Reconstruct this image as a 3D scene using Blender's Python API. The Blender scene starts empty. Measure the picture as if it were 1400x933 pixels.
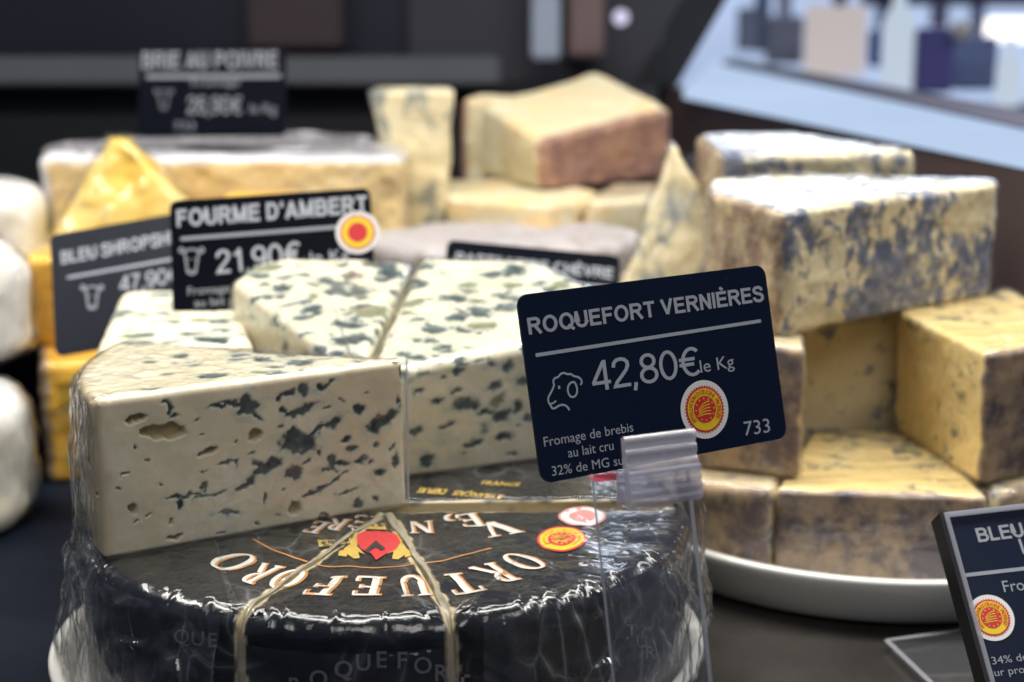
import bpy, bmesh, math, random
import numpy as np
from mathutils import Vector, Matrix
from mathutils.bvhtree import BVHTree
random.seed(7); RNG = np.random.RandomState(11)
S = bpy.context.scene; COL = S.collection
# ------------------------------------------------------------------ camera
PITCH = math.radians(12); CZ = .2345; FP = 2300.0
cam = bpy.data.cameras.new('camera'); cam.lens = FP/1400*36; cam.sensor_width = 36; cam.clip_start = .02; cam.clip_end = 60
cam.dof.use_dof = True; cam.dof.focus_distance = .50; cam.dof.aperture_fstop = 9.5; cam.dof.aperture_blades = 0
co = bpy.data.objects.new('camera', cam); COL.objects.link(co); S.camera = co
co.location = (0, 0, CZ); co.rotation_euler = (math.pi/2-PITCH, 0, 0)
# ------------------------------------------------------------------ light
W = bpy.data.worlds.new('World'); S.world = W; W.use_nodes = True
W.node_tree.nodes['Background'].inputs[0].default_value = (.40, .53, .85, 1)
W.node_tree.nodes['Background'].inputs[1].default_value = .14
def area(name, loc, target, sx, sy, power, col):
    l = bpy.data.lights.new(name, 'AREA'); l.shape = 'RECTANGLE'; l.size = sx; l.size_y = sy; l.energy = power; l.color = col
    o = bpy.data.objects.new(name, l); COL.objects.link(o); o.location = loc
    o.rotation_euler = (Vector(target)-Vector(loc)).to_track_quat('-Z', 'Y').to_euler(); return o
area('case_lamp', (.0, .74, .72), (.0, .64, .06), 1.5, .14, 18, (1, .97, .91))
area('front_fill', (.25, -.9, 1.5), (0, .6, .05), 1.2, .8, 11.5, (1, .96, .90))  # unseen fill added behind the camera to brighten the front faces
area('window_light', (.95, 3.0, .60), (.1, .6, .08), 1.7, .5, 17, (.80, .88, 1))
S.view_settings.view_transform = 'Standard'; S.view_settings.look = 'None'; S.view_settings.exposure = -.1; S.view_settings.gamma = 1
S.cycles.max_bounces = 10; S.cycles.transparent_max_bounces = 24; S.cycles.use_denoising = True
S.cycles.caustics_reflective = False; S.cycles.caustics_refractive = False
# ------------------------------------------------------------------ photo point helpers
cP, sP = math.cos(PITCH), math.sin(PITCH)
def ray(px, py):
    x = (px-700)/FP; y = (py-466.5)/FP
    return Vector((x, cP-y*sP, -sP-y*cP))
def atZ(px, py, z):
    r = ray(px, py); return Vector((0, 0, CZ))+r*((z-CZ)/r.z)
def atD(px, py, d): return Vector((0, 0, CZ))+ray(px, py)*d
def atY(px, py, Y):
    r = ray(px, py); return Vector((0, 0, CZ))+r*(Y/r.y)
def onplane(px, py, P, N):
    r = ray(px, py); o = Vector((0, 0, CZ)); return o+r*((P-o).dot(N)/r.dot(N))
def xyz(pts, z): return [tuple(atZ(a, b, z)[:2]) for a, b in pts]
# ------------------------------------------------------------------ noise
def _h(i, j, k, s):
    n = (i.astype(np.int64)*374761393+j.astype(np.int64)*668265263+k.astype(np.int64)*2147483647+s*1274126177) & 0xffffffff
    n = ((n ^ (n >> 13))*1274126177) & 0xffffffff
    n = n ^ (n >> 16)
    return (n & 0xffffff)/float(0xffffff)*2-1
def vn(p, s=0):
    f = np.floor(p); i = f.astype(np.int64); t = p-f; t = t*t*t*(t*(t*6-15)+10)
    r = 0
    for a in (0, 1):
        for b in (0, 1):
            for c in (0, 1):
                w = (t[:, 0] if a else 1-t[:, 0])*(t[:, 1] if b else 1-t[:, 1])*(t[:, 2] if c else 1-t[:, 2])
                r = r+w*_h(i[:, 0]+a, i[:, 1]+b, i[:, 2]+c, s)
    return r
def fbm(p, scale, octs=3, s=0):
    r = 0; a = 1; q = p*scale
    for o in range(octs): r = r+a*vn(q+o*17.3, s+o); a *= .5; q = q*2.03
    return r
def folds(u, v, n, fmin, fmax, seed, warp=.3):
    """sharp creases: sum of triangle waves running in random directions"""
    rs = np.random.RandomState(seed); r = 0
    p = np.stack([u, v, u*0+seed], 1); w1 = fbm(p, 3, 2, seed)*warp; w2 = fbm(p+9, 3, 2, seed+5)*warp
    for i in range(n):
        th = rs.uniform(0, math.pi); f = rs.uniform(fmin, fmax); ph = rs.uniform(0, 9)
        x = ((u+w1)*math.cos(th)+(v+w2)*math.sin(th))*f+ph
        t = np.abs((x % 1)-.5)*2
        r = r+t/f*fmin
    return r/n
# ------------------------------------------------------------------ objects
def tag(o, label=None, cat=None, group=None, kind=None):
    if label: o['label'] = label
    if cat: o['category'] = cat
    if group: o['group'] = group
    if kind: o['kind'] = kind
    return o
def link(name, me, mat=None, parent=None, loc=None):
    o = bpy.data.objects.new(name, me); COL.objects.link(o)
    if mat is not None and me is not None: me.materials.append(mat)
    if loc is not None: o.location = loc
    if parent is not None: o.parent = parent
    return o
def empty(name, loc=(0, 0, 0), rot=None):
    o = bpy.data.objects.new(name, None); COL.objects.link(o); o.location = loc; o.empty_display_size = .01
    if rot is not None: o.rotation_euler = rot
    return o
def mesh_np(name, V, F, smooth=True, attrs=None):
    me = bpy.data.meshes.new(name); V = np.asarray(V, np.float32)
    if isinstance(F, np.ndarray):
        nf, k = F.shape
        me.vertices.add(len(V)); me.vertices.foreach_set('co', V.ravel())
        me.loops.add(nf*k); me.loops.foreach_set('vertex_index', F.astype(np.int32).ravel())
        me.polygons.add(nf); me.polygons.foreach_set('loop_start', np.arange(0, nf*k, k, dtype=np.int32))
        me.update(calc_edges=True)
    else:
        me.from_pydata([tuple(map(float, v)) for v in V], [], F); me.update()
    me.polygons.foreach_set('use_smooth', np.full(len(me.polygons), smooth, bool))
    for n, a in (attrs or {}).items():
        at = me.attributes.new(n, 'FLOAT', 'POINT'); at.data.foreach_set('value', np.asarray(a, np.float32))
    return me
def boxmesh(cx, cy, cz, sx, sy, sz, bev=.0):
    bm = bmesh.new(); bmesh.ops.create_cube(bm, size=1)
    for v in bm.verts: v.co = Vector((cx+v.co.x*sx, cy+v.co.y*sy, cz+v.co.z*sz))
    if bev: bmesh.ops.bevel(bm, geom=bm.edges[:], offset=bev, segments=3, affect='EDGES')
    me = bpy.data.meshes.new('box'); bm.to_mesh(me); bm.free(); return me
def lathe(prof, n=96, cx=0, cy=0):
    V = []; 
    for r, z in prof:
        a = np.arange(n)*2*math.pi/n
        V.append(np.stack([cx+r*np.cos(a), cy+r*np.sin(a), a*0+z], 1))
    V = np.concatenate(V); m = len(prof); i = np.arange(m-1)[:, None]; j = np.arange(n)[None]
    F = np.stack([i*n+j, i*n+(j+1) % n, (i+1)*n+(j+1) % n, (i+1)*n+j], -1).reshape(-1, 4)
    return mesh_np('lathe', V, F)
def fillet(poly, rad):
    out = []; n = len(poly)
    for i in range(n):
        p = Vector(poly[i]); a = Vector(poly[i-1]); b = Vector(poly[(i+1) % n])
        r = rad[i] if isinstance(rad, (list, tuple)) else rad
        u = (a-p); v = (b-p); lu, lv = u.length, v.length; u.normalize(); v.normalize()
        ang = u.angle(v)
        if ang > math.radians(172) or r <= 0: out.append(p); continue
        t = min(r/math.tan(ang/2), .45*lu, .45*lv); r2 = t*math.tan(ang/2)
        c = p+(u+v).normalized()*(r2/math.sin(ang/2))
        s = p+u*t-c; e = p+v*t-c; a0 = math.atan2(s.y, s.x); da = (math.atan2(e.y, e.x)-a0+math.pi) % (2*math.pi)-math.pi
        for k in range(7): out.append(c+Vector((math.cos(a0+da*k/6), math.sin(a0+da*k/6)))*r2)
    return out
def resample(pts, res):
    P = np.array([tuple(p) for p in pts]); Q = np.vstack([P, P[:1]]); d = np.r_[0, np.cumsum(np.linalg.norm(np.diff(Q, axis=0), axis=1))]
    n = max(24, int(d[-1]/res)); t = np.linspace(0, d[-1], n, endpoint=False)
    return np.stack([np.interp(t, d, Q[:, 0]), np.interp(t, d, Q[:, 1])], 1)
class Prism:
    """closed solid over an outline with rounded rims; keeps arrays so that films and marks can follow it"""
    def __init__(s, outline, z0, z1, rt=.002, rb=.0015, res=.002, slope=(0, 0), rfun=None, cap=True, bulge=0):
        P = resample(outline, res); area2 = np.sum(P[:, 0]*np.roll(P[:, 1], -1)-np.roll(P[:, 0], -1)*P[:, 1])
        if area2 < 0: P = P[::-1].copy()
        s.o = P.mean(0); P = P-s.o; s.slope = slope
        T = np.roll(P, -1, 0)-np.roll(P, 1, 0); T /= np.linalg.norm(T, axis=1)[:, None]+1e-12
        N = np.stack([T[:, 1], -T[:, 0]], 1)
        for _ in range(2): N = N+np.roll(N, 1, 0)+np.roll(N, -1, 0); N /= np.linalg.norm(N, axis=1)[:, None]
        n = len(P); r = np.full(n, rt) if rfun is None else rfun(P+s.o)
        if rfun is not None:
            for _ in range(6): r = (r+np.roll(r, 1)+np.roll(r, -1))/3
        h = z1-z0; rows = []; nrm = []; reg = []
        def add(ins, z, nz, g, sc=1.0):
            q = (P-N*np.reshape(ins, (-1, 1)))*sc
            rows.append(np.c_[q, np.broadcast_to(z, (n,))]); c = math.sqrt(max(0, 1-nz*nz))
            nrm.append(np.c_[N*c, np.full(n, nz)]); reg.append(np.full(n, g))
        for sc in (.02, .5, .9): add(rb, 0, -1, 3, sc)
        for k in range(4):
            a = k/3*math.pi/2; add(rb*(1-math.sin(a)), rb*(1-math.cos(a)), -math.cos(a), 0)
        m = max(2, int((h-rb-rt)/res))
        for k in range(1, m):
            t = k/m; add(-bulge*4*t*(1-t), rb+(h-rb-r)*t, 0, 0)
        K = max(3, int(np.max(r)*1.6/res))
        for k in range(K+1):
            a = k/K*math.pi/2; add(r*(1-math.cos(a)), h-r*(1-math.sin(a)), math.sin(a), 0 if a < .8 else 1)
        if cap:
            L = max(4, int(np.abs(P).max()/res/1.15)); ins = r.copy()
            for k in range(1, L+1): add(ins, h, 1, 1, max(.004, 1-k/L))
        V = np.concatenate(rows); NN = np.concatenate(nrm)
        V[:, 2] += (V[:, 2]/h)*(slope[0]*(V[:, 0])+slope[1]*(V[:, 1]))
        s.V, s.N, s.reg, s.n, s.m, s.z0, s.h = V, NN, np.concatenate(reg), n, len(rows), z0, h
        i = np.arange(s.m-1)[:, None]; j = np.arange(n)[None]
        s.F = np.stack([i*n+j, i*n+(j+1) % n, (i+1)*n+(j+1) % n, (i+1)*n+j], -1).reshape(-1, 4)
        s.loc = Vector((s.o[0], s.o[1], z0))
    def world(s): return s.V+np.array(s.loc)
    def mesh(s, off=0.0, disp=None, attrs=None):
        V = s.V+s.N*off
        if disp is not None: V = V+s.N*np.asarray(disp)[:, None]
        return mesh_np('prism', V, s.F, True, attrs)
def sector(tip, R, a0, a1, rc=.002, rtip=.0015, roff=0):
    a0, a1 = math.radians(a0), math.radians(a1)
    tip = Vector(tip)+Vector((math.cos((a0+a1)/2), math.sin((a0+a1)/2)))*roff
    arc = [tip+Vector((math.cos(a0+(a1-a0)*k/24), math.sin(a0+(a1-a0)*k/24)))*R for k in range(25)]
    return fillet([tip]+arc, [rtip, rc]+[0]*23+[rc])
# ------------------------------------------------------------------ materials
def nm(name):
    m = bpy.data.materials.new(name); m.use_nodes = True; nt = m.node_tree; nt.nodes.clear()
    out = nt.nodes.new('ShaderNodeOutputMaterial'); return m, nt, out
class G:
    def __init__(s, nt): s.nt = nt; s._co = None
    def n(s, t, **kw):
        x = s.nt.nodes.new(t)
        for k, v in kw.items():
            if k in x.bl_rna.properties: setattr(x, k, v)
        return x
    def l(s, a, b): s.nt.links.new(a, b)
    def co(s, scale=(1, 1, 1), rot=(0, 0, 0)):
        if s._co is None: s._co = s.n('ShaderNodeTexCoord').outputs['Object']
        m = s.n('ShaderNodeMapping'); m.inputs['Scale'].default_value = scale; m.inputs['Rotation'].default_value = rot; s.l(s._co, m.inputs[0]); return m.outputs[0]
    def noise(s, vec, scale, detail=4, rough=.55, dist=0):
        x = s.n('ShaderNodeTexNoise'); x.inputs['Scale'].default_value = scale; x.inputs['Detail'].default_value = detail; x.inputs['Roughness'].default_value = rough; x.inputs['Distortion'].default_value = dist
        s.l(vec, x.inputs['Vector']); return x.outputs['Fac']
    def voro(s, vec, scale, feature='F1'):
        x = s.n('ShaderNodeTexVoronoi', feature=feature); x.inputs['Scale'].default_value = scale; s.l(vec, x.inputs['Vector']); return x.outputs['Distance']
    def ramp(s, f, stops):
        x = s.n('ShaderNodeValToRGB'); e = x.color_ramp.elements
        while len(e) < len(stops): e.new(.5)
        for k, (p, c) in enumerate(stops): e[k].position = p; e[k].color = (c, c, c, 1) if isinstance(c, (int, float)) else (*c, 1)
        s.l(f, x.inputs[0]); return x.outputs[0]
    def mix(s, f, a, b):
        x = s.n('ShaderNodeMix', data_type='RGBA')
        for v, i in ((f, 0), (a, 6), (b, 7)):
            if isinstance(v, (int, float)): x.inputs[i].default_value = v
            elif isinstance(v, tuple): x.inputs[i].default_value = (*v, 1)
            else: s.l(v, x.inputs[i])
        return x.outputs[2]
    def math(s, op, a, b=0.0, clamp=False):
        x = s.n('ShaderNodeMath', operation=op); x.use_clamp = clamp
        for v, i in ((a, 0), (b, 1)):
            if isinstance(v, (int, float)): x.inputs[i].default_value = v
            else: s.l(v, x.inputs[i])
        return x.outputs[0]
    def attr(s, name): 
        x = s.n('ShaderNodeAttribute'); x.attribute_name = name; return x.outputs['Fac']
    def bump(s, h, strength, dist=.001, normal=None):
        x = s.n('ShaderNodeBump'); x.inputs['Strength'].default_value = strength; x.inputs['Distance'].default_value = dist; s.l(h, x.inputs['Height'])
        if normal is not None: s.l(normal, x.inputs['Normal'])
        return x.outputs[0]
    def bsdf(s, out, col, rough=.5, normal=None, **kw):
        x = s.n('ShaderNodeBsdfPrincipled')
        def put(k, v):
            if isinstance(v, (int, float)): x.inputs[k].default_value = v
            elif isinstance(v, tuple): x.inputs[k].default_value = (*v, 1) if len(v) == 3 and x.inputs[k].type == 'RGBA' else v
            else: s.l(v, x.inputs[k])
        put('Base Color', col); put('Roughness', rough)
        for k, v in kw.items(): put(k.replace('_', ' '), v)
        if normal is not None: s.l(normal, x.inputs['Normal'])
        if out is not None: s.l(x.outputs[0], out.inputs[0])
        return x.outputs[0]
def plain(name, col, rough=.5, var=0.0, scale=80, bump=0, **kw):
    m, nt, out = nm(name); g = G(nt); c = g.co(); n = g.noise(c, scale, 5, .6)
    base = g.mix(n, tuple(x*(1-var) for x in col), tuple(min(1, x*(1+var)) for x in col)) if var else col
    g.bsdf(out, base, rough, g.bump(n, bump, .0005) if bump else None, **kw); return m
def emit(name, col, st, var=0):
    m, nt, out = nm(name); g = G(nt); e = g.n('ShaderNodeEmission'); e.inputs[0].default_value = (*col, 1); e.inputs[1].default_value = st
    if var: g.l(g.mix(g.noise(g.co(), 4, 2), tuple(x*(1-var) for x in col), col), e.inputs[0])
    g.l(e.outputs[0], out.inputs[0]); return m
def film_mat(name, crinkle=.5, haze=.10, scale=(1, 1, 1), rot=(0, 0, 0), rough=.09, freq=55, base=.045, tint=(1, 1, 1), dist=.0012, fr=.9, crumple=0):
    m, nt, out = nm(name); g = G(nt); c = g.co(scale, rot)
    n1 = g.noise(c, freq, 3, .5, .9); ridge = g.math('ABSOLUTE', g.math('SUBTRACT', n1, .5)); 
    n2 = g.noise(c, freq*3.1, 3, .5, .5); ridge2 = g.math('ABSOLUTE', g.math('SUBTRACT', n2, .5))
    hgt = g.math('ADD', ridge, g.math('MULTIPLY', ridge2, .35))
    if crumple:
        ds = g.n('ShaderNodeVectorMath', operation='ADD'); nz = g.n('ShaderNodeTexNoise'); nz.inputs['Scale'].default_value = 40; g.l(c, nz.inputs['Vector'])
        sc_ = g.n('ShaderNodeVectorMath', operation='SCALE'); sc_.inputs['Scale'].default_value = .012; g.l(nz.outputs['Color'], sc_.inputs[0]); g.l(c, ds.inputs[0]); g.l(sc_.outputs[0], ds.inputs[1]); cc_ = ds.outputs[0]
        v1 = g.voro(cc_, crumple, 'DISTANCE_TO_EDGE'); v2 = g.voro(cc_, crumple*2.7, 'DISTANCE_TO_EDGE')
        hgt = g.math('ADD', g.math('MINIMUM', v1, .5), g.math('MULTIPLY', v2, .35)); ridge = g.math('MULTIPLY', v1, .9)
    nrm = g.bump(hgt, crinkle, dist)
    lw = g.n('ShaderNodeLayerWeight'); lw.inputs[0].default_value = .5; g.l(nrm, lw.inputs['Normal'])
    f = g.math('POWER', lw.outputs['Facing'], 4.0)
    fac = g.math('ADD', g.math('MULTIPLY', f, fr), base, True)
    tr = g.n('ShaderNodeBsdfTransparent'); tr.inputs[0].default_value = (*(x*.985 for x in tint), 1)
    gl = g.n('ShaderNodeBsdfGlossy'); gl.inputs['Roughness'].default_value = rough; g.l(nrm, gl.inputs['Normal'])
    df = g.n('ShaderNodeBsdfDiffuse'); df.inputs[0].default_value = (.8, .82, .86, 1)
    crease = g.ramp(ridge, [(0, 1), (.022 if crumple else .035, .25 if crumple else 0), (.09 if crumple else .04, 0)]); patch = g.ramp(g.noise(g.co(), 22, 2), [(.45, 0), (.7, 1)])
    hz = g.math('MULTIPLY', g.math('ADD', g.math('MULTIPLY', crease, patch), .06), haze, True)
    m1 = g.n('ShaderNodeMixShader'); g.l(fac, m1.inputs[0]); g.l(tr.outputs[0], m1.inputs[1]); g.l(gl.outputs[0], m1.inputs[2])
    m2 = g.n('ShaderNodeMixShader'); g.l(hz, m2.inputs[0]); g.l(m1.outputs[0], m2.inputs[1]); g.l(df.outputs[0], m2.inputs[2])
    g.l(m2.outputs[0], out.inputs[0]); return m
def roq_mat():
    m, nt, out = nm('roquefort_paste'); g = G(nt); c = g.co()
    big = g.noise(c, 28, 4, .55); fine = g.noise(c, 260, 5, .7)
    cream = g.mix(g.ramp(big, [(.35, 0), (.65, 1)]), (.80, .71, .49), (.87, .81, .62))
    cream = g.mix(g.ramp(g.noise(c, 60, 3), [(.55, 0), (.72, .45)]), cream, (.74, .60, .32))
    cream = g.mix(g.attr('halo'), cream, (.50, .56, .47))
    vc = g.mix(g.ramp(g.noise(c, 170, 4, .6), [(.35, 0), (.7, 1)]), (.018, .035, .042), (.13, .17, .15))
    vc = g.mix(g.attr('green'), vc, (.26, .27, .13))
    col = g.mix(g.attr('vein'), cream, vc)
    col = g.mix(g.attr('pit'), col, (.40, .30, .11))
    col = g.mix(g.attr('edge'), col, (.66, .54, .33))
    g.bsdf(out, col, g.mix(fine, (.26,)*3, (.42,)*3), g.bump(fine, .18, .0004), Subsurface_Weight=.22, Subsurface_Radius=(.005, .003, .0015), Subsurface_Scale=.6, Specular_IOR_Level=.45)
    return m
def blue_mat(name, c1, c2, vein, amount, rind, stretch=(1, 1, 1.4), sc=70, rind2=None, clump=.55):
    m, nt, out = nm(name); g = G(nt); c = g.co(); cs = g.co(stretch)
    paste = g.mix(g.ramp(g.noise(c, 22, 5, .6), [(.35, 0), (.65, 1)]), c1, c2)
    a = g.noise(cs, sc, 5, .62, .4); b = g.noise(c, 20, 2, .5)
    v = g.math('ADD', a, g.math('MULTIPLY', g.math('SUBTRACT', b, .5), clump))
    mask = g.ramp(v, [(1-amount-.02, 0), (min(1, 1-amount+.05), .75), (min(1, 1-amount+.16), 1)])
    vcol = g.mix(g.noise(c, 150, 3), vein, tuple(x*2.2 for x in vein))
    col = g.mix(mask, paste, vcol)
    rn = g.noise(c, 60, 6, .7); r = g.mix(g.ramp(rn, [(.42, 0), (.58, 1)]), rind, rind2 or tuple(x*.5 for x in rind))
    col = g.mix(g.attr('rind'), col, r)
    h = g.noise(c, 200, 6, .7)
    g.bsdf(out, col, .55, g.bump(h, .35, .0006), Subsurface_Weight=.12, Subsurface_Radius=(.004, .0025, .001), Subsurface_Scale=.5)
    return m
def foil_mat():
    m, nt, out = nm('black_foil'); g = G(nt); c = g.co()
    n = g.noise(c, 130, 5, .65, .6); n2 = g.noise(g.co((1, 1, .5)), 40, 4, .6, 1.0)
    rid = g.math('ABSOLUTE', g.math('SUBTRACT', n2, .5))
    foil = g.mix(g.ramp(g.noise(c, 24, 3), [(.4, 0), (.68, 1)]), (.004, .005, .007), (.015, .014, .014))
    paste = g.mix(n, (.62, .50, .28), (.74, .64, .42)); f = g.attr('foil')
    col = g.mix(f, paste, foil)
    nrm = g.bump(g.math('ADD', n, g.math('MULTIPLY', rid, 2.0)), .55, .0009)
    g.bsdf(out, col, g.mix(n, (.10,)*3, (.34,)*3), nrm, Specular_IOR_Level=.5, Coat_Weight=.5, Coat_Roughness=.06); return m
def card_mat(name, col, rough=.34, spec=.2):
    m, nt, out = nm(name); g = G(nt); c = g.co(); sp = g.ramp(g.noise(c, 900, 2, .5), [(.74, 0), (.78, 1)])
    col2 = g.mix(g.math('MULTIPLY', sp, .25), col, (.4, .4, .42)); sm = g.noise(g.co((1, .4, 1)), 30, 4, .6)
    g.bsdf(out, col2, g.mix(sm, (rough*.8,)*3, (rough*1.3,)*3), g.bump(g.noise(c, 500, 3), .04, .0003), Specular_IOR_Level=spec); return m
def clear_mat(name, tint, fac=.06, frost=0.0, rough=.05):
    m, nt, out = nm(name); g = G(nt)
    lw = g.n('ShaderNodeLayerWeight'); lw.inputs[0].default_value = .5
    f = g.math('ADD', g.math('MULTIPLY', g.math('POWER', lw.outputs['Facing'], 3.5), .7), fac, True)
    tr = g.n('ShaderNodeBsdfTransparent'); tr.inputs[0].default_value = (*tint, 1)
    gl = g.n('ShaderNodeBsdfGlossy'); gl.inputs['Roughness'].default_value = rough
    sc = g.ramp(g.noise(g.co((1, 1, .2)), 300, 4, .6), [(.6, 0), (.8, 1)])
    df = g.n('ShaderNodeBsdfDiffuse'); df.inputs[0].default_value = (.75, .75, .8, 1)
    tl = g.n('ShaderNodeBsdfTranslucent'); tl.inputs[0].default_value = (.75, .75, .8, 1)
    dd = g.n('ShaderNodeMixShader'); dd.inputs[0].default_value = .5; g.l(df.outputs[0], dd.inputs[1]); g.l(tl.outputs[0], dd.inputs[2])
    m1 = g.n('ShaderNodeMixShader'); g.l(f, m1.inputs[0]); g.l(tr.outputs[0], m1.inputs[1]); g.l(gl.outputs[0], m1.inputs[2])
    m2 = g.n('ShaderNodeMixShader'); g.l(g.math('ADD', g.math('MULTIPLY', sc, .06), frost, True), m2.inputs[0]); g.l(m1.outputs[0], m2.inputs[1]); g.l(dd.outputs[0], m2.inputs[2])
    g.l(m2.outputs[0], out.inputs[0]); return m
M = {}
M['roq'] = roq_mat(); M['foil'] = foil_mat()
M['film'] = film_mat('cling_film', .45, .25, (1, 1, .35), (0, 0, .3), .10, 60, .03)
M['film_tight'] = film_mat('cling_film_tight', .34, .20, (1, .22, 1), (0, 0, -.35), .06, 80, .055)
M['film_loose'] = film_mat('crumpled_film', .5, .30, (1, 1, .38), (.25, .2, .4), .10, 45, .085, dist=.0034, crumple=95)
M['film_glare'] = film_mat('wrinkled_film', .7, .22, (.30, 1, 1), (0, 0, .25), .12, 75, .05, fr=.6, dist=.0024, crumple=75)
M['film_wheel'] = film_mat('film_over_foil', .5, .16, (1, .6, 1), (0, 0, .6), .06, 50, .03, fr=.5, dist=.0016, crumple=70)
M['ceramic'] = plain('white_ceramic', (.72, .71, .66), .22, .04, 30, 0, Coat_Weight=.3)
M['counter'] = plain('black_counter', (.007, .010, .018), .5, .35, 90, .15, Specular_IOR_Level=.04)
M['blotched_counter'] = plain('brown_counter', (.034, .031, .028), .20, .75, 26, .05, Specular_IOR_Level=.14)  # blotchy reflections painted into the brown colour variation
M['card'] = card_mat('navy_card', (.005, .010, .030)); M['card2'] = card_mat('black_card', (.003, .004, .008), .30, .06); M['card3'] = card_mat('hazed_card', (.014, .016, .024), .3)  # last card: black, with glare haze painted in as a lighter base
M['print'] = plain('pale_print', (.40, .42, .47), .5, .06, 300)
M['print_dim'] = plain('grey_print', (.30, .32, .36), .5, .06, 300)
M['print_faint'] = plain('faded_print', (.16, .17, .20), .5, .06, 300)
M['white'] = plain('white_print', (.78, .77, .74), .45, .03, 200); M['red'] = plain('red_print', (.62, .025, .03), .4); M['yellow'] = plain('yellow_print', (.86, .60, .02), .4); M['orange'] = plain('orange_print', (.75, .25, .04), .4)
M['foilwhite'] = plain('foil_white_ink', (.72, .70, .64), .35, .12, 200); M['foilorange'] = plain('foil_orange_ink', (.55, .24, .06), .35, .2, 200); M['foilgold'] = plain('foil_gold_ink', (.62, .42, .08), .35, .2, 200); M['foilgrey'] = plain('foil_grey_ink', (.16, .165, .17), .4, .3, 200)
M['foilnavy'] = plain('foil_navy_ink', (.012, .02, .06), .3, .2, 100); M['pink'] = plain('pink_print', (.62, .25, .24), .4, .1, 300)
M['clear'] = clear_mat('clear_acrylic', (.93, .94, .96), .035, .03); M['clear_edge'] = clear_mat('acrylic_edge', (.75, .78, .85), .2, .42, .2)
M['frost'] = clear_mat('frosted_clip', (.80, .79, .87), .08, .32, .16)
M['tan'] = plain('tan_wrapper', (.40, .35, .25), .35, .45, 220, .5, Coat_Weight=.3)
# cheeses
CREAM = (.72, .60, .36); YEL = (.76, .55, .22)
M['bleu_right'] = blue_mat('yellow_blue_paste', (.72, .62, .39), (.80, .72, .50), (.06, .075, .13), .535, (.64, .50, .30), (1, 1, .8), 150, (.26, .17, .12), clump=.95)
M['bleu_right2'] = blue_mat('yellow_blue_paste_sparse', (.78, .56, .20), (.84, .66, .31), (.07, .085, .06), .43, (.40, .28, .17), (1, 1, 1.5), 120, (.10, .075, .09), clump=.8)
M['bleu_low'] = blue_mat('brown_blue_paste', (.72, .58, .33), (.80, .68, .42), (.08, .09, .13), .45, (.60, .43, .25), (1, 1, 1.0), 110, (.20, .14, .13))
M['shrop'] = blue_mat('orange_blue_paste', (.80, .42, .035), (.86, .52, .05), (.16, .16, .05), .36, (.36, .22, .12), (1, 1, 1.3), 60, (.5, .42, .35))
M['stilton'] = blue_mat('ivory_blue_paste', (.66, .55, .32), (.76, .67, .44), (.12, .13, .12), .50, (.45, .33, .17), (1, 1, .6), 60, (.3, .22, .15))
M['brie'] = blue_mat('brie_paste', (.68, .50, .22), (.78, .60, .30), (.45, .30, .12), .30, (.66, .64, .66), (1, 1, 3), 30, (.45, .43, .47))
M['tomme'] = blue_mat('tomme_paste', (.58, .50, .31), (.67, .61, .43), (.44, .33, .17), .49, (.36, .20, .13), (1, 1, 2), 50, (.22, .12, .10))
M['tomme_top'] = blue_mat('tomme_rind', (.60, .48, .26), (.70, .58, .34), (.42, .34, .2), .45, (.50, .27, .17), (1, 1, 2), 60, (.36, .19, .14))
M['greyrind'] = blue_mat('grey_bloomy_rind', (.34, .31, .31), (.44, .41, .41), (.2, .17, .16), .45, (.36, .33, .33), (1, 1, 2), 90, (.25, .22, .21))
M['whitecheese'] = blue_mat('white_bloomy_rind', (.78, .765, .71), (.84, .83, .79), (.62, .56, .42), .32, (.8, .8, .78), (1, 1, 1), 40, (.7, .7, .68))
M['yellow_paste'] = M['yel'] = blue_mat('yellow_mottled_paste', (.80, .50, .05), (.82, .66, .26), (.30, .26, .14), .38, (.36, .22, .12), (1, 1, 1.3), 50)
# ------------------------------------------------------------------ setting
def sheet(name, x0, x1, y0, y1, z, mat):
    me = mesh_np(name, [(x0, y0, z), (x1, y0, z), (x1, y1, z), (x0, y1, z)], [(0, 1, 2, 3)], False); o = link(name, me, mat); tag(o, kind='structure'); return o
sheet('counter', -2.2, .063, -.3, 2.6, 0, M['counter'])
sheet('counter_right', .063, 2.2, -.3, 2.6, 0, M['blotched_counter'])
o = link('display_riser', boxmesh(-.28, 1.11, .034, 1.16, .58, .068, .003), M['counter']); tag(o, kind='structure')
M['backwall'] = plain('dark_back_wall', (.012, .014, .028), .4, .5, 3); M['backlow'] = plain('black_back_panel', (.004, .005, .008), .5, .2, 5)
M['rail'] = plain('grey_rail', (.10, .105, .12), .5, .15, 20)
o = link('back_wall', boxmesh(-.99, 1.66, .32, 1.9, .04, .64), M['backwall']); tag(o, kind='structure')
o = link('back_wall_lower', boxmesh(-.86, 1.56, .072, 1.9, .08, .144), M['backlow']); tag(o, kind='structure')
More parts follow.
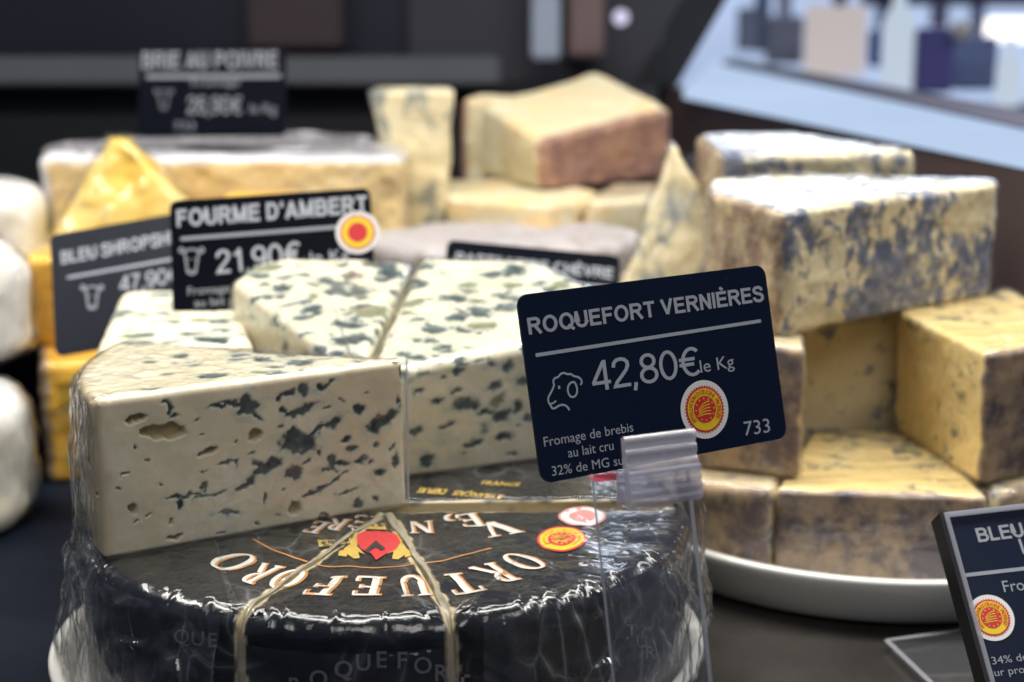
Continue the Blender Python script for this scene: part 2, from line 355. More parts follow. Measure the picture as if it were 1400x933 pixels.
# ------------------------------------------------------------------ text
_tc = {}
def text_mesh(body, bold=0.0):
    k = (body, bold)
    if k not in _tc:
        c = bpy.data.curves.new('t', 'FONT'); c.body = body; c.size = 1; c.offset = bold; c.resolution_u = 3; c.fill_mode = 'FRONT'
        o = bpy.data.objects.new('t', c); me = bpy.data.meshes.new_from_object(o)
        V = np.array([tuple(v.co) for v in me.vertices]) if len(me.vertices) else np.zeros((0, 3)); F = [tuple(p.vertices) for p in me.polygons]
        bpy.data.objects.remove(o); bpy.data.meshes.remove(me); bpy.data.curves.remove(c); _tc[k] = (V, F)
    return _tc[k]
CAPH = text_mesh('H')[0][:, 1].max()
class Acc:
    def __init__(s): s.V = []; s.F = []
    def add(s, V, F):
        b = len(s.V); s.V += [tuple(v) for v in V]; s.F += [tuple(i+b for i in f) for f in F]
    def build(s, name, mat, parent): 
        o = link(name, mesh_np(name, s.V, s.F, False), mat, parent); return o
class Card:
    """a thin rounded card built in its own frame: x along the top edge, y down the face, z out of the face"""
    def __init__(s, name, TL, TR, BL, mat, label, group=None, thick=.0008, r=.0035, cat='price sign'):
        X = (TR-TL); s.w = X.length; X.normalize(); Yv = (BL-TL); Yv = Yv-X*Yv.dot(X); s.h = Yv.length; Yv.normalize(); N = Yv.cross(X)*-1
        if N.dot(Vector((0, 0, CZ))-TL) < 0: N = -N
        s.X, s.Y, s.N, s.TL = X, Yv, N, TL
        s.root = empty(name); s.root.matrix_world = Matrix(((X.x, -Yv.x, N.x, TL.x), (X.y, -Yv.y, N.y, TL.y), (X.z, -Yv.z, N.z, TL.z), (0, 0, 0, 1)))
        tag(s.root, label, cat, group); s.lay = .00012
        pts = fillet([(0, 0), (s.w, 0), (s.w, -s.h), (0, -s.h)], r); n = len(pts)
        V = [(p[0], p[1], 0) for p in pts]+[(p[0], p[1], -thick) for p in pts]
        F = [tuple(range(n))[::-1], tuple(range(n, 2*n))]+[(i, (i+1) % n, n+(i+1) % n, n+i) for i in range(n)]
        me = mesh_np('card', V, F, False); bm = bmesh.new(); bm.from_mesh(me); bmesh.ops.recalc_face_normals(bm, faces=bm.faces); bm.to_mesh(me); bm.free()
        s.card = link('card', me, mat, s.root)
    def loc(s, px, py):
        q = onplane(px, py, s.TL, s.N)-s.TL; return q.dot(s.X), -q.dot(s.Y)
    def text(s, body, a, b, cap, acc, bold=0.0, z=.00012):
        """baseline from photo point a to b, capital height in pixels of the photo"""
        ax, ay = s.loc(*a); bx, by = s.loc(*b); cx, cy = s.loc(a[0], a[1]-cap); H = math.hypot(cx-ax, cy-ay)
        V, F = text_mesh(body, bold); x0, x1 = V[:, 0].min(), V[:, 0].max(); L = math.hypot(bx-ax, by-ay); ux, uy = (bx-ax)/L, (by-ay)/L
        u = (V[:, 0]-x0)/(x1-x0)*L; v = V[:, 1]/CAPH*H
        acc.add(np.stack([ax+ux*u-uy*v, ay+uy*u+ux*v, np.full(len(u), z)], 1), F)
    def bar(s, a, b, wpx, acc, z=.00012):
        ax, ay = s.loc(*a); bx, by = s.loc(*b); cx, cy = s.loc(a[0], a[1]+wpx); h = math.hypot(cx-ax, cy-ay)/2; L = math.hypot(bx-ax, by-ay); nx, ny = -(by-ay)/L*h, (bx-ax)/L*h
        acc.add([(ax-nx, ay-ny, z), (bx-nx, by-ny, z), (bx+nx, by+ny, z), (ax+nx, ay+ny, z)], [(0, 1, 2, 3)])
    def stroke(s, pts, wpx, acc, z=.00012, closed=False):
        P = [Vector(s.loc(*p)) for p in pts]; w = s.w/((s.w)/ (wpx*.00022))/2
        # smooth the path
        for _ in range(2):
            Q = []; n = len(P); rng = range(n if closed else n-1)
            if not closed: Q.append(P[0])
            for i in rng: Q += [P[i]*.75+P[(i+1) % n]*.25, P[i]*.25+P[(i+1) % n]*.75]
            if not closed: Q.append(P[-1])
            P = Q
        V = []; n = len(P)
        for i in range(n):
            t = (P[(i+1) % n] if (closed or i < n-1) else P[i])-(P[i-1] if (closed or i > 0) else P[i]); t.normalize(); q = Vector((-t.y, t.x))*w
            V += [(P[i].x+q.x, P[i].y+q.y, z), (P[i].x-q.x, P[i].y-q.y, z)]
        F = [(2*i, 2*i+1, (2*i+3) % (2*n), (2*i+2) % (2*n)) for i in range(n if closed else n-1)]; acc.add(V, F)
    def seal(s, px, py, rpx, detail=True, rot=0):
        cx, cy = s.loc(px, py); ex, ey = s.loc(px, py-rpx); R = math.hypot(ex-cx, ey-cy)
        base = seal_parts((cx, cy), R, s.root, detail, .00016, rot); return base
def disc(cx, cy, R, z, n=48, teeth=0, depth=.06):
    V = [(cx, cy, z)]; m = teeth*2 if teeth else n
    for i in range(m):
        a = 2*math.pi*i/m; r = R*(1-depth*(i % 2)) if teeth else R; V.append((cx+r*math.cos(a), cy+r*math.sin(a), z))
    return V, [(0, 1+i, 1+(i+1) % m) for i in range(m)]
def seal_parts(c, R, root, detail=True, z=.00016, rot=0, names=('seal', 'seal_ring', 'seal_band', 'seal_centre', 'seal_lettering', 'seal_stars')):
    def mk(n, Rr, zz, mat, par, **k):
        V, F = disc(c[0], c[1], Rr, zz, **k); return link(n, mesh_np(n, V, F, False), mat, par)
    b = mk('seal', R, z, M['white'], root)
    mk('seal_ring', R*.84, z+.00006, M['red'], b, teeth=44, depth=.09)
    mk('seal_band', R*.72, z+.00012, M['yellow'], b)
    mk('seal_centre', R*.46, z+.00018, M['red'], b)
    if detail:
        st = Acc()
        for i in range(12):
            a = 2*math.pi*i/12; V, F = disc(c[0]+R*.375*math.cos(a), c[1]+R*.375*math.sin(a), R*.042, z+.00024, teeth=5, depth=.5); st.add(V, F)
        for k in range(5):   # ploughed field lines
            V = []; a0 = math.radians(205-rot); 
            for t in range(7):
                q = t/6; x = -.27+.5*q; y = -.20+.055*k+q*(.02+.055*k)+.10*math.sin(q*math.pi)*(.3+.1*k); hw = .017
                V += [(c[0]+R*x, c[1]+R*(y-hw), z+.00024), (c[0]+R*x, c[1]+R*(y+hw), z+.00024)]
            st.add(V, [(2*i, 2*i+2, 2*i+3, 2*i+1) for i in range(6)])
        st.build('seal_stars', M['yellow'], b)
        tx = Acc(); word = "APPELLATION D'ORIGINE PROTÉGÉE"; n = len(word)
        for i, ch in enumerate(word):
            if ch == ' ': continue
            V, F = text_mesh(ch, .01); a = math.radians(215-250*i/(n-1)); sc = R*.15/CAPH
            u = (V[:, 0]-(V[:, 0].min()+V[:, 0].max())/2)*sc*.9; v = V[:, 1]*sc+R*.52
            tx.add(np.stack([c[0]+u*math.sin(a)+v*math.cos(a), c[1]-u*math.cos(a)+v*math.sin(a), np.full(len(u), z+.00024)], 1), F)
        tx.build('seal_lettering', M['red'], b)
    return b
# ------------------------------------------------------------------ roquefort wedges
def sm(x, a, b):
    t = np.clip((x-a)/(b-a), 0, 1); return t*t*(3-2*t)
def roquefort(name, pr, seed, label, group, marks=None, nrand=90, tip=None, R=.1, film='film_tight', off=.0007, wr=.0004, skipfront=None, sz=1.0):
    Wd = pr.world(); rs = np.random.RandomState(seed); n = len(Wd)
    q = Wd+np.stack([fbm(Wd, 330, 3, seed), fbm(Wd, 330, 3, seed+3), fbm(Wd, 330, 3, seed+6)], 1)*.0011
    jag = fbm(Wd, 700, 2, seed+20)*.17+fbm(Wd, 240, 2, seed+23)*.26
    vein = np.zeros(n); halo = np.zeros(n); pit = np.zeros(n); green = np.zeros(n)
    lo, hi = Wd.min(0), Wd.max(0)
    for i in range(nrand):
        c = lo+(hi-lo)*rs.rand(3); 
        if i % 5 == 0: c[2] = pr.z0+pr.h+pr.slope[0]*(c[0]-pr.o[0])+pr.slope[1]*(c[1]-pr.o[1])-rs.rand()*.0015
        a = rs.uniform(.0013, .0052)*sz; b = a*rs.uniform(.3, .9); d = rs.uniform(.0008, .0024)*sz; th = rs.uniform(-.9, .9); tl = rs.uniform(-.5, .5)
        D = q-c; near = np.abs(D).max(1) < a*2.6
        if skipfront is not None: near &= ~skipfront
        ix = np.nonzero(near)[0]
        if not len(ix): continue
        D = D[ix]; x = D[:, 0]*math.cos(th)+D[:, 1]*math.sin(th); y = -D[:, 0]*math.sin(th)+D[:, 1]*math.cos(th); z = D[:, 2]-x*tl
        topm = pr.N[ix, 2] > .7; dd = np.where(topm, max(d, .0022), d); r = np.sqrt((x/a)**2+(y/b)**2+(z/dd)**2)+jag[ix]
        k = rs.rand(); vein[ix] = np.maximum(vein[ix], 1-sm(r, .75, 1.1)); halo[ix] = np.maximum(halo[ix], .75*(1-sm(r, .8, 2.0)))
        if k < .12: green[ix] = np.maximum(green[ix], (1-sm(r, .9, 1.2))*.8)
    for (P, U, a, b, th, kind) in (marks or []):
        # P on the face, U horizontal direction of the face, Vd its other axis
        Ux, Vx = U; D = q-np.array(P); u = D@np.array(Ux); v = D@np.array(Vx); w = np.abs((Wd-np.array(P))@np.cross(Ux, Vx))
        ix = np.nonzero((np.abs(u) < max(a, b)*2.5) & (np.abs(v) < max(a, b)*2.5) & (w < .003))[0]
        if not len(ix): continue
        x = u[ix]*math.cos(th)+v[ix]*math.sin(th); y = -u[ix]*math.sin(th)+v[ix]*math.cos(th)
        r = np.sqrt((x/a)**2+(y/b)**2)+jag[ix]*(.5 if kind == 'p' else .9)
        if kind == 'p': pit[ix] = np.maximum(pit[ix], 1-sm(r, .7, 1.05)); halo[ix] = np.maximum(halo[ix], .15*(1-sm(r, 1, 1.5)))
        else:
            vein[ix] = np.maximum(vein[ix], 1-sm(r, .8, 1.12)); halo[ix] = np.maximum(halo[ix], .6*(1-sm(r, .9, 1.9)))
            if kind == 'g': green[ix] = np.maximum(green[ix], (1-sm(r, .9, 1.2))*.8)
    disp = -.0028*sm(pit, .1, .9)-.0005*sm(vein, .3, 1)*(1-green)+fbm(Wd, 60, 2, seed+31)*.0004+fbm(Wd, 400, 2, seed+33)*.00004
    edge = np.zeros(n)
    if tip is not None:
        rr = np.linalg.norm(Wd[:, :2]-np.array(tip)[:2], axis=1); edge = sm(rr+fbm(Wd, 90, 2, 5)*.002, R*.955, R*.995)*.85
    me = pr.mesh(0, disp, dict(vein=vein, halo=halo, pit=pit*.85, green=green, edge=edge))
    o = link(name, me, M['roq'], None, pr.loc); tag(o, label, 'cheese', group)
    if film:
        fd = np.abs(fbm(Wd*np.array([1, 1, .5]), 110, 3, seed+50))*wr*1.5
        link('cling_film', pr.mesh(off, fd), M[film], o)
    return o
tip = atZ(557, 692, .06); lf = atZ(142, 767, .06); aL = math.degrees(math.atan2(lf.y-tip.y, lf.x-tip.x)) % 360; RH = (lf-tip).length
hp = Prism(sector(tip.xy, RH, aL-47.5, aL, .004, .0008), .0605, .1108, rt=.0022, rb=.0012, res=.00046)
Uf = (tip-lf).normalized(); Nf = Vector((Uf.y, -Uf.x, 0)); kf = .53/2300/2.333
dark = [(440,335,8,4,0),(250,420,6,4,0),(455,385,7,3,10),(560,400,6,4,0),(610,440,9,3,-8),(180,560,6,5,0),(520,700,9,3,8),(700,640,8,3,0),(640,660,6,4,0),(790,480,9,4,12),(830,440,8,5,0),(1060,430,6,8,0),(1000,470,9,5,0),(860,300,10,5,0),(910,270,8,4,0),(460,500,8,3,0),(330,540,6,3,0),(720,560,7,4,0),(1010,590,7,9,0),(980,250,6,4,0),(560,480,5,8,0),(1030,342,52,20,28),(770,408,58,32,-5),(830,368,62,9,22),(872,350,22,16,0),(770,308,45,13,18),(605,302,28,24,0),(555,283,62,6,0),(622,322,28,6,-35),(850,225,34,11,18),(665,490,48,15,22),(690,465,14,10,0),(750,505,21,19,0),(890,482,52,9,8),(970,465,18,9,0),(875,470,14,18,0),(605,543,38,9,22),(400,580,50,5,0),(480,575,50,5,5),(465,555,8,14,0),(390,608,9,16,-20),(540,630,34,7,-6),(820,560,45,4,20),(880,528,36,4,28),(925,565,29,6,5),(955,605,11,15,0),(660,585,5,17,0),(1030,505,21,11,10),(1075,465,9,19,0),(935,430,17,12,15),(915,400,13,7,0),(1010,415,11,8,0),(960,305,15,14,0),(1083,272,5,11,0),(735,252,20,9,0),(780,240,12,17,0),(705,355,14,6,0),(715,310,10,7,0),(700,270,8,6,0),(338,275,13,9,0),(352,300,8,20,30),(375,320,9,4,0),(290,463,8,5,0),(540,473,17,5,0),(1098,185,12,18,0),(590,290,12,30,-25),(745,390,26,24,0),(640,480,10,26,40)]
pits = [(335,372,70,27,-4),(478,436,35,15,8),(630,386,24,12,8),(755,622,16,24,0),(235,622,12,15,0),(362,661,9,6,0),(378,708,26,6,12),(210,510,14,7,0),(248,660,6,5,0),(845,645,18,5,0),(290,638,7,4,0),(245,335,30,12,0)]
marks = []
for lst, kd in ((dark, 'v'), (pits, 'p')):
    for (x, y, a, b, th) in lst:
        P = onplane(80+x/2.3333, 430+y/2.3333, tip, Nf); marks.append((P, (tuple(Uf), (0, 0, 1)), a*kf*1.12*(1.18 if kd == 'v' else 1), b*kf*(1.25 if kd == 'v' else 1.05), math.radians(th), kd))
topm = [(500,103,34,9,'g'),(490,195,42,13,'v'),(300,238,28,7,'g'),(575,142,33,6,'v'),(770,152,46,16,'v'),(690,168,34,6,'v'),(640,186,28,6,'g'),(730,130,32,6,'v'),(868,124,14,4,'v'),(285,150,24,6,'g'),(1045,172,22,7,'v'),(420,150,14,4,'v'),(560,118,22,5,'g'),(350,190,16,5,'v'),(955,150,20,5,'v'),(620,215,24,4,'v')]
for (x, y, a, b, kd) in topm:
    P = atZ(80+x/2.3333, 430+y/2.3333, .1108); marks.append((P, ((1, 0, 0), (0, 1, 0)), a*kf*1.1, b*kf/.26*.8, .1, kd))
Wd = hp.world(); frontm = (np.abs((Wd-np.array(tip))@np.array(Nf)) < .0035)
hero = roquefort('roquefort_wedge', hp, 3, 'large film-wrapped wedge of creamy blue-veined cheese in front, on the black foil wheel', 'blue-veined cheese wedges stacked on the foil-wrapped wheel', marks, 70, tip, RH, 'film_tight', .0008, .00045, frontm)
# corner fin of film where the wrap overshoots the sharp tip, and the gathered film down the rind side
def sheet_grid(c00, c10, c01, c11, nu, nv, fn):
    u, v = np.meshgrid(np.linspace(0, 1, nu), np.linspace(0, 1, nv)); u = u.ravel(); v = v.ravel()
    c = [np.array(x, float) for x in (c00, c10, c01, c11)]
    P = (1-u)[:, None]*(1-v)[:, None]*c[0]+u[:, None]*(1-v)[:, None]*c[1]+(1-u)[:, None]*v[:, None]*c[2]+u[:, None]*v[:, None]*c[3]
    nrm = np.cross(c[1]-c[0], c[2]-c[0]); nrm /= np.linalg.norm(nrm)
    P = P+nrm*fn(u, v)[:, None]
    i = np.arange(nv-1)[:, None]; j = np.arange(nu-1)[None]
    F = np.stack([i*nu+j, i*nu+j+1, (i+1)*nu+j+1, (i+1)*nu+j], -1).reshape(-1, 4); return P, F
def child_world(name, V, F, mat, parent, smooth=True):
    L = np.array(parent.location); return link(name, mesh_np(name, np.asarray(V)-L, F, smooth), mat, parent)
V = []; d = Uf*.0016
for z in (.0612, .1112): V += [tuple(tip.xy)+(z,), tuple((tip+d*.45).xy)+(z,)]
V = [(p[0], p[1], p[2]) for p in V]+[(p[0]+Nf.x*.0001, p[1]+Nf.y*.0001, p[2]) for p in V]
child_world('film_seam', V, [(0, 1, 3, 2), (4, 6, 7, 5), (1, 5, 7, 3), (0, 2, 6, 4)], M['clear_edge'], hero, False)
# gathered film around the rind arc, hanging over the rim of the wheel
def arc_sheet(cx, cy, rfun, a0, a1, z0, z1, nu, nv, seed, amp, rtop=0):
    u, v = np.meshgrid(np.linspace(0, 1, nu), np.linspace(0, 1, nv)); u = u.ravel(); v = v.ravel(); a = np.radians(a0+(a1-a0)*u)
    f = folds(u*(abs(a1-a0)/40), v*.8, 4, 1.2, 4.2, seed, .35)-.3+.35*(folds(u*(abs(a1-a0)/16), v*.4, 3, 2.5, 6, seed+7, .15)-.3)
    p = np.stack([np.cos(a)*2, np.sin(a)*2, v*1.2], 1); big = fbm(p, 1.6, 3, seed)
    r = rfun(a, v)+f*amp*2.8+big*amp*.8
    V = np.stack([cx+r*np.cos(a), cy+r*np.sin(a), z0+(z1-z0)*v+f*amp*.6], 1)
    i = np.arange(nv-1)[:, None]; j = np.arange(nu-1)[None]
    F = np.stack([i*nu+j, i*nu+j+1, (i+1)*nu+j+1, (i+1)*nu+j], -1).reshape(-1, 4); return V, F
V, F = arc_sheet(tip.x, tip.y, lambda a, v: RH+.0022+.0015*np.sin(v*3.1)+0*a, aL-47, aL+.5, .058, .109, 150, 130, 4, .0016)
child_world('gathered_film', V, F, M['film_loose'], hero)
V, F = arc_sheet(tip.x, tip.y, lambda a, v: RH+.0030+.0050*(1-v)+0*a, aL-30, aL+1.5, .022, .066, 110, 110, 41, .0024)
child_world('hanging_film', V, F, M['film_loose'], hero)
# two wedges behind it
GRP = 'blue-veined cheese wedges stacked on the foil-wrapped wheel'
zt = .1120
mr = [atZ(503, 662, .06).xy, atZ(722, 636, .06).xy+Vector((.012, .008)), Vector((.036, .655)), Vector((.010, .690)), Vector((-.038, .6935))]
mp = Prism(fillet([tuple(p) for p in mr], [.0035, .003, .012, .012, .003]), .0605, zt, rt=.0042, rb=.0015, res=.0008, slope=(0, .205))
pm, qm = atZ(560, 658, .06), atZ(722, 636, .06); Um = (qm-pm).normalized(); Nm = Vector((Um.y, -Um.x, 0)); km = .60/2300
mm = []
for (x, y, a, b, th) in [(652,464,24,11,0),(660,486,15,11,10),(620,478,9,6,0),(600,498,12,7,0),(632,508,10,6,0),(690,474,14,9,0),(700,505,7,12,0),(588,632,14,8,8),(575,592,10,4,0),(612,585,12,4,20),(640,556,20,10,0),(668,566,12,6,-10),(690,600,16,5,10),(710,560,8,10,0),(575,540,8,5,0),(600,552,9,4,0),(650,610,14,4,15),(572,505,8,4,0),(705,625,10,3,0),(630,535,8,4,0),(680,530,9,5,20),(610,520,6,4,0)]:
    mm.append((onplane(x, y, pm, Nm), (tuple(Um), (0, 0, 1)), a*km*1.0, b*km*1.0, math.radians(th), 'v'))
m1 = roquefort('roquefort_wedge', mp, 21, 'right one of the two veined wedges behind the front one, partly behind the sharp sign', GRP, mm, 360, None, .1, 'film_tight', .0008, .0006, sz=1.5)
ml = [(-.0545, .580), (-.0425, .6935), (-.083, .7035), (-.107, .694), (-.1135, .672)]
mlp = Prism(fillet(ml, [.002, .003, .02, .012, .006]), .0605, zt, rt=.0035, rb=.0015, res=.0008, slope=(0, .205))
m2 = roquefort('roquefort_wedge', mlp, 33, 'left one of the two veined wedges behind the front one, under the second sign', GRP, None, 460, None, .1, 'film_tight', .0008, .0005, sz=1.45)
fl = xyz([(128, 478), (345, 470), (330, 408), (250, 392), (165, 398)], .101)
flp = Prism(fillet(fl, [.006, .006, .012, .02, .012]), 0.0, .101, rt=.0045, rb=.002, res=.0012)
m3 = roquefort('blue_cheese_wedge', flp, 44, 'blurred pale blue-veined wedge at the left, its top showing under the tilted black price signs', None, None, 260, None, .1, None, sz=1.6)
# ------------------------------------------------------------------ foil wrapped wheel, cut in pieces
WC = atZ(530, 700, .06).xy; RW = .1005
def ang(px, py, z=.06):
    p = atZ(px, py, z); return math.degrees(math.atan2(p.y-WC.y, p.x-WC.x)) % 360
g1, g2, g3, g4 = ang(300, 858), ang(622, 852), ang(905, 697), 172.0
wheel_bvh = []
def wheel_piece(a0, a1, label, shift=(0, 0), seed=1):
    res = .0009
    t = Vector(WC)+Vector(shift)
    out = sector(t, RW-.0012, a0, a1, .0022, .002, .0013)
    def rf(P):
        rr = np.linalg.norm(P-np.array(t), axis=1); return np.where(rr > RW*.965, .0058, .0011)
    p = Prism(out, .0095, .060, rt=.0058, rb=.004, res=res, rfun=rf)
    Wd = p.world(); rr = np.linalg.norm(Wd[:, :2]-np.array(t), axis=1)
    aa = np.degrees(np.arctan2(Wd[:, 1]-t.y, Wd[:, 0]-t.x)) % 360
    lo, hi = a0, a1
    am = (aa-lo) % 360; am = np.where(am > 300, am-360, am)
    dist = np.minimum(np.sin(np.radians(np.clip(am, 0, 90)))*rr, np.sin(np.radians(np.clip((hi-lo)-am, 0, 90)))*rr)
    foil = sm(dist+fbm(Wd, 250, 2, seed)*.0006, .0014, .0022)
    onrim = sm(rr, RW*.90, RW*.965)*sm(Wd[:, 2], .050, .056)
    f1 = folds(Wd[:, 0]*9, Wd[:, 1]*9+Wd[:, 2]*5, 7, 2.2, 6, seed, .25)-.28
    pl = np.stack([aa*.13, rr*22, Wd[:, 2]*30], 1)
    ple = (1-np.abs(fbm(pl, 1.0, 3, seed)))**4*(.4+.6*np.abs(vn(pl*.5+3, seed+3)))*1.3
    f2 = folds(Wd[:, 0]*14+2, Wd[:, 1]*14+Wd[:, 2]*9, 4, 1.5, 4, seed+60, .4)-.28
    disp = f1*.0013+f2*.0011+ple*onrim*.0010+fbm(Wd, 120, 3, seed)*.00022
    disp = disp*np.where(dist > .001, 1, .3)-.0012*sm(rr, .0, 1)*0
    me = p.mesh(0, disp, dict(foil=foil)); o = link('foil_wheel_piece', me, M['foil'], None, p.loc)
    tag(o, label, 'cheese', 'pieces of the cut black foil-wrapped wheel')
    fd = np.abs(f1)*.0014+.0004*np.abs(fbm(Wd, 70, 3, seed+9))+onrim*ple*.0007+np.abs(f2)*.0009+(dist < .0005)*0
    link('cling_film', p.mesh(.0011, disp+fd), M['film_wheel'], o)
    V = (p.V+p.N*np.asarray(disp)[:, None])+np.array(p.loc)
    wheel_bvh.append((BVHTree.FromPolygons(V.tolist(), p.F.tolist()), o)); return o
w_right = wheel_piece(g2, g3+360 if g3 < g2 else g3, 'right piece of the black foil-wrapped wheel, with two oval seals, behind the clear sign stand', seed=5)
w_front = wheel_piece(g1, g2, 'narrow middle piece of the black foil-wrapped wheel, between two pale seams, with red crest', seed=6)
w_left = wheel_piece(g4, g1, 'left piece of the black foil-wrapped wheel, under the big front cheese wedge', seed=7)
w_back = wheel_piece(g3 if g3 < g4 else g3-360, g4, 'rear piece of the black foil-wrapped wheel, with small gold lettering, carrying two wedges', (.001, .010), seed=8)
def drop(x, y, off):
    best = None
    for b, o in wheel_bvh:
        h = b.ray_cast(Vector((x, y, .2)), Vector((0, 0, -1)))
        if h[0] is not None and (best is None or h[0].z > best[0].z): best = (h[0], h[1], o)
    if best is None: return None
    return best[0]+best[1]*off, best[2]
# serif glyphs from quads (unit height, left-bottom origin)
def q4(a, b, c, d): return (a, b, c, d)
def rect(x0, y0, x1, y1): return ((x0, y0), (x1, y0), (x1, y1), (x0, y1))
def line(x0, y0, x1, y1, w): 
    return ((x0-w/2, y0), (x0+w/2, y0), (x1+w/2, y1), (x1-w/2, y1))
def ring(cx, cy, rx, ry, wx, wy, a0=0, a1=360, n=16):
    o = []
    for i in range(n):
        p = math.radians(a0+(a1-a0)*i/n); q = math.radians(a0+(a1-a0)*(i+1)/n)
        f = lambda a, k: (cx+(rx-wx*k)*math.cos(a), cy+(ry-wy*k)*math.sin(a))
        o.append((f(p, 1), f(p, 0), f(q, 0), f(q, 1)))
    return o
def stem(x, w=.17, s=.08): return [rect(x, 0, x+w, 1), rect(x-s, 0, x, .06), rect(x+w, 0, x+w+s, .06), rect(x-s, .94, x, 1), rect(x+w, .94, x+w+s, 1)]
GL = {
 'O': (ring(.42, .5, .42, .52, .17, .06, n=22), .84), 'Q': (ring(.42, .5, .42, .52, .17, .06, n=22)+[line(.62, -.28, .42, .05, .14)], .84),
 'E': (stem(.08)+[rect(.25, .93, .62, 1), rect(.25, .47, .5, .54), rect(.25, 0, .62, .07), rect(.57, .78, .63, .93), rect(.57, .07, .64, .24), rect(.47, .40, .52, .62)], .66),
 'F': (stem(.08)+[rect(.25, .93, .62, 1), rect(.25, .47, .5, .54), rect(.57, .76, .63, .93), rect(.47, .40, .52, .62)], .64),
 'T': ([rect(.25, 0, .43, 1), rect(.15, 0, .25, .06), rect(.43, 0, .53, .06), rect(0, .93, .25, 1), rect(.43, .93, .68, 1), rect(0, .76, .06, .93), rect(.62, .76, .68, .93)], .68),
 'R': (stem(.08)+ring(.27, .74, .30, .26, .16, .07, -90, 90, 12)+[line(.78, 0, .38, .48, .18), rect(.70, 0, .86, .06)], .84),
 'U': ([rect(.08, .3, .25, 1), rect(0, .94, .08, 1), rect(.25, .94, .33, 1), rect(.60, .3, .68, 1), rect(.52, .94, .60, 1), rect(.68, .94, .76, 1)]+ring(.38, .32, .30, .33, .13, .09, 180, 360, 12), .76),
 'V': ([line(.36, 0, .10, 1, .19), line(.42, 0, .66, 1, .09), rect(-.02, .94, .30, 1), rect(.54, .94, .80, 1)], .78),
 'N': ([rect(.06, 0, .14, 1), rect(.66, 0, .74, 1), line(.68, 0, .12, 1, .2), rect(0, 0, .24, .06), rect(.56, .94, .82, 1)], .82),
 'I': (stem(.08), .33), 'L': (stem(.08)+[rect(.25, 0, .62, .07), rect(.57, .07, .64, .26)], .66),
 'S': (ring(.32, .74, .28, .28, .12, .08, 20, 270, 12)+ring(.32, .26, .30, .28, .12, .08, -160, 90, 12), .62)}
GL['È'] = (GL['E'][0]+[line(.42, 1.08, .30, 1.24, .1)], .66)
def glyph(ch, P, width, height, rot, acc_by, off, shift=(0, 0), grow=0):
    """lay a serif letter on the wheel: P centre, rot = direction of the letter's top"""
    qs, gw = GL[ch]; up = Vector((math.cos(rot), math.sin(rot))); rt = Vector((up.y, -up.x))
    for qi, qd in enumerate(qs):
        A, B, C, D = [Vector(p) for p in qd]
        if grow:
            c = (A+B+C+D)/4; 
            def gr(p):
                d = p-c; return p+Vector((math.copysign(grow, d.x), math.copysign(grow, d.y)))
            A, B, C, D = gr(A), gr(B), gr(C), gr(D)
        nu = max(1, int(max((B-A).length, (C-D).length)*5)); nv = max(1, int(max((D-A).length, (C-B).length)*9))
        V = []; ok = True; own = None
        for j in range(nv+1):
            for i in range(nu+1):
                u, v = i/nu, j/nv; p = A*(1-u)*(1-v)+B*u*(1-v)+C*u*v+D*(1-u)*v
                w = Vector(P)+rt*((p.x/gw-.5)*width+shift[0])+up*((p.y-.5)*height+shift[1])
                h = drop(w.x, w.y, off+qi*3e-6)
                if h is None: ok = False; break
                V.append(h[0]); own = own or h[1]
            if not ok: break
        if not ok: continue
        zs = [p.z for p in V]
        if max(zs)-min(zs) > .006: continue
        F = [(j*(nu+1)+i, j*(nu+1)+i+1, (j+1)*(nu+1)+i+1, (j+1)*(nu+1)+i) for j in range(nv) for i in range(nu)]
        acc_by.setdefault(own.name, Acc()).add(V, F)
def flush(accs, name, mat):
    for k, a in accs.items():
        o = bpy.data.objects[k]; child_world(name, a.V, a.F, mat, o, True)
LG = {}
def letter(ch, P, w, h, out):
    A, B = {}, {}
    glyph(ch, P, w, h, out, A, .00016, (-.0006, -.0003), .02); glyph(ch, P, w, h, out, B, .00026)
    if len(B) and len(A):
        k = max(B, key=lambda q: len(B[q].F)); acc = Acc()
        for q in B.values(): acc.add(q.V, q.F)
        o = bpy.data.objects[k]; l = child_world('letter', acc.V, acc.F, M['foilwhite'], o)
        acc = Acc()
        for q in A.values(): acc.add(q.V, q.F)
        x = child_world('letter_outline', acc.V, acc.F, M['foilorange'], o); x.parent = l
mp_ = .5436/2300  # metres per photo pixel, roughly, across the view
def put(ch, px, py, w, hpx, extra=0, cen=None, gold=False):
    P = atZ(px, py, .060); c = cen or WC; out = math.atan2(P.y-c.y, P.x-c.x)+math.radians(extra)
    D = P.y*cP; m = D/2300; h = hpx*m/math.sin(math.atan((CZ-.06)/P.y)); 
    if gold: glyph(ch, P.xy, w*m, h, out, LG, .0006); return
    letter(ch, P.xy, w*m, h, out)
for ch, px, py, w, h in [('O', 716, 770, 44, 25), ('R', 676, 786, 42, 27), ('T', 630, 799, 46, 29), ('U', 565, 802, 44, 29), ('E', 502, 803, 42, 29), ('F', 442, 802, 42, 29), ('O', 393, 792, 42, 26), ('R', 352, 784, 38, 26), ('O', 318, 769, 56, 22)]:
    put(ch, px, py, w, h)
c2 = Vector(atZ(540, 680, .06).xy)
for ch, px, py, w, h, e in [('V', 680, 724, 52, 20, 25), ('E', 642, 713, 34, 17, 40), ('R', 610, 706, 34, 16, 20), ('N', 575, 722, 34, 18, 8), ('I', 520, 711, 15, 18, 0), ('È', 492, 714, 26, 18, 0), ('R', 458, 718, 28, 17, 0), ('E', 432, 722, 24, 16, 0)]:
    P = atZ(px, py, .06); out = -math.pi/2+math.radians((px-540)*.17)
    m = P.y*cP/2300; hh = h*m/math.sin(math.atan((CZ-.06)/P.y))
    letter(ch, P.xy, w*m, hh, out)

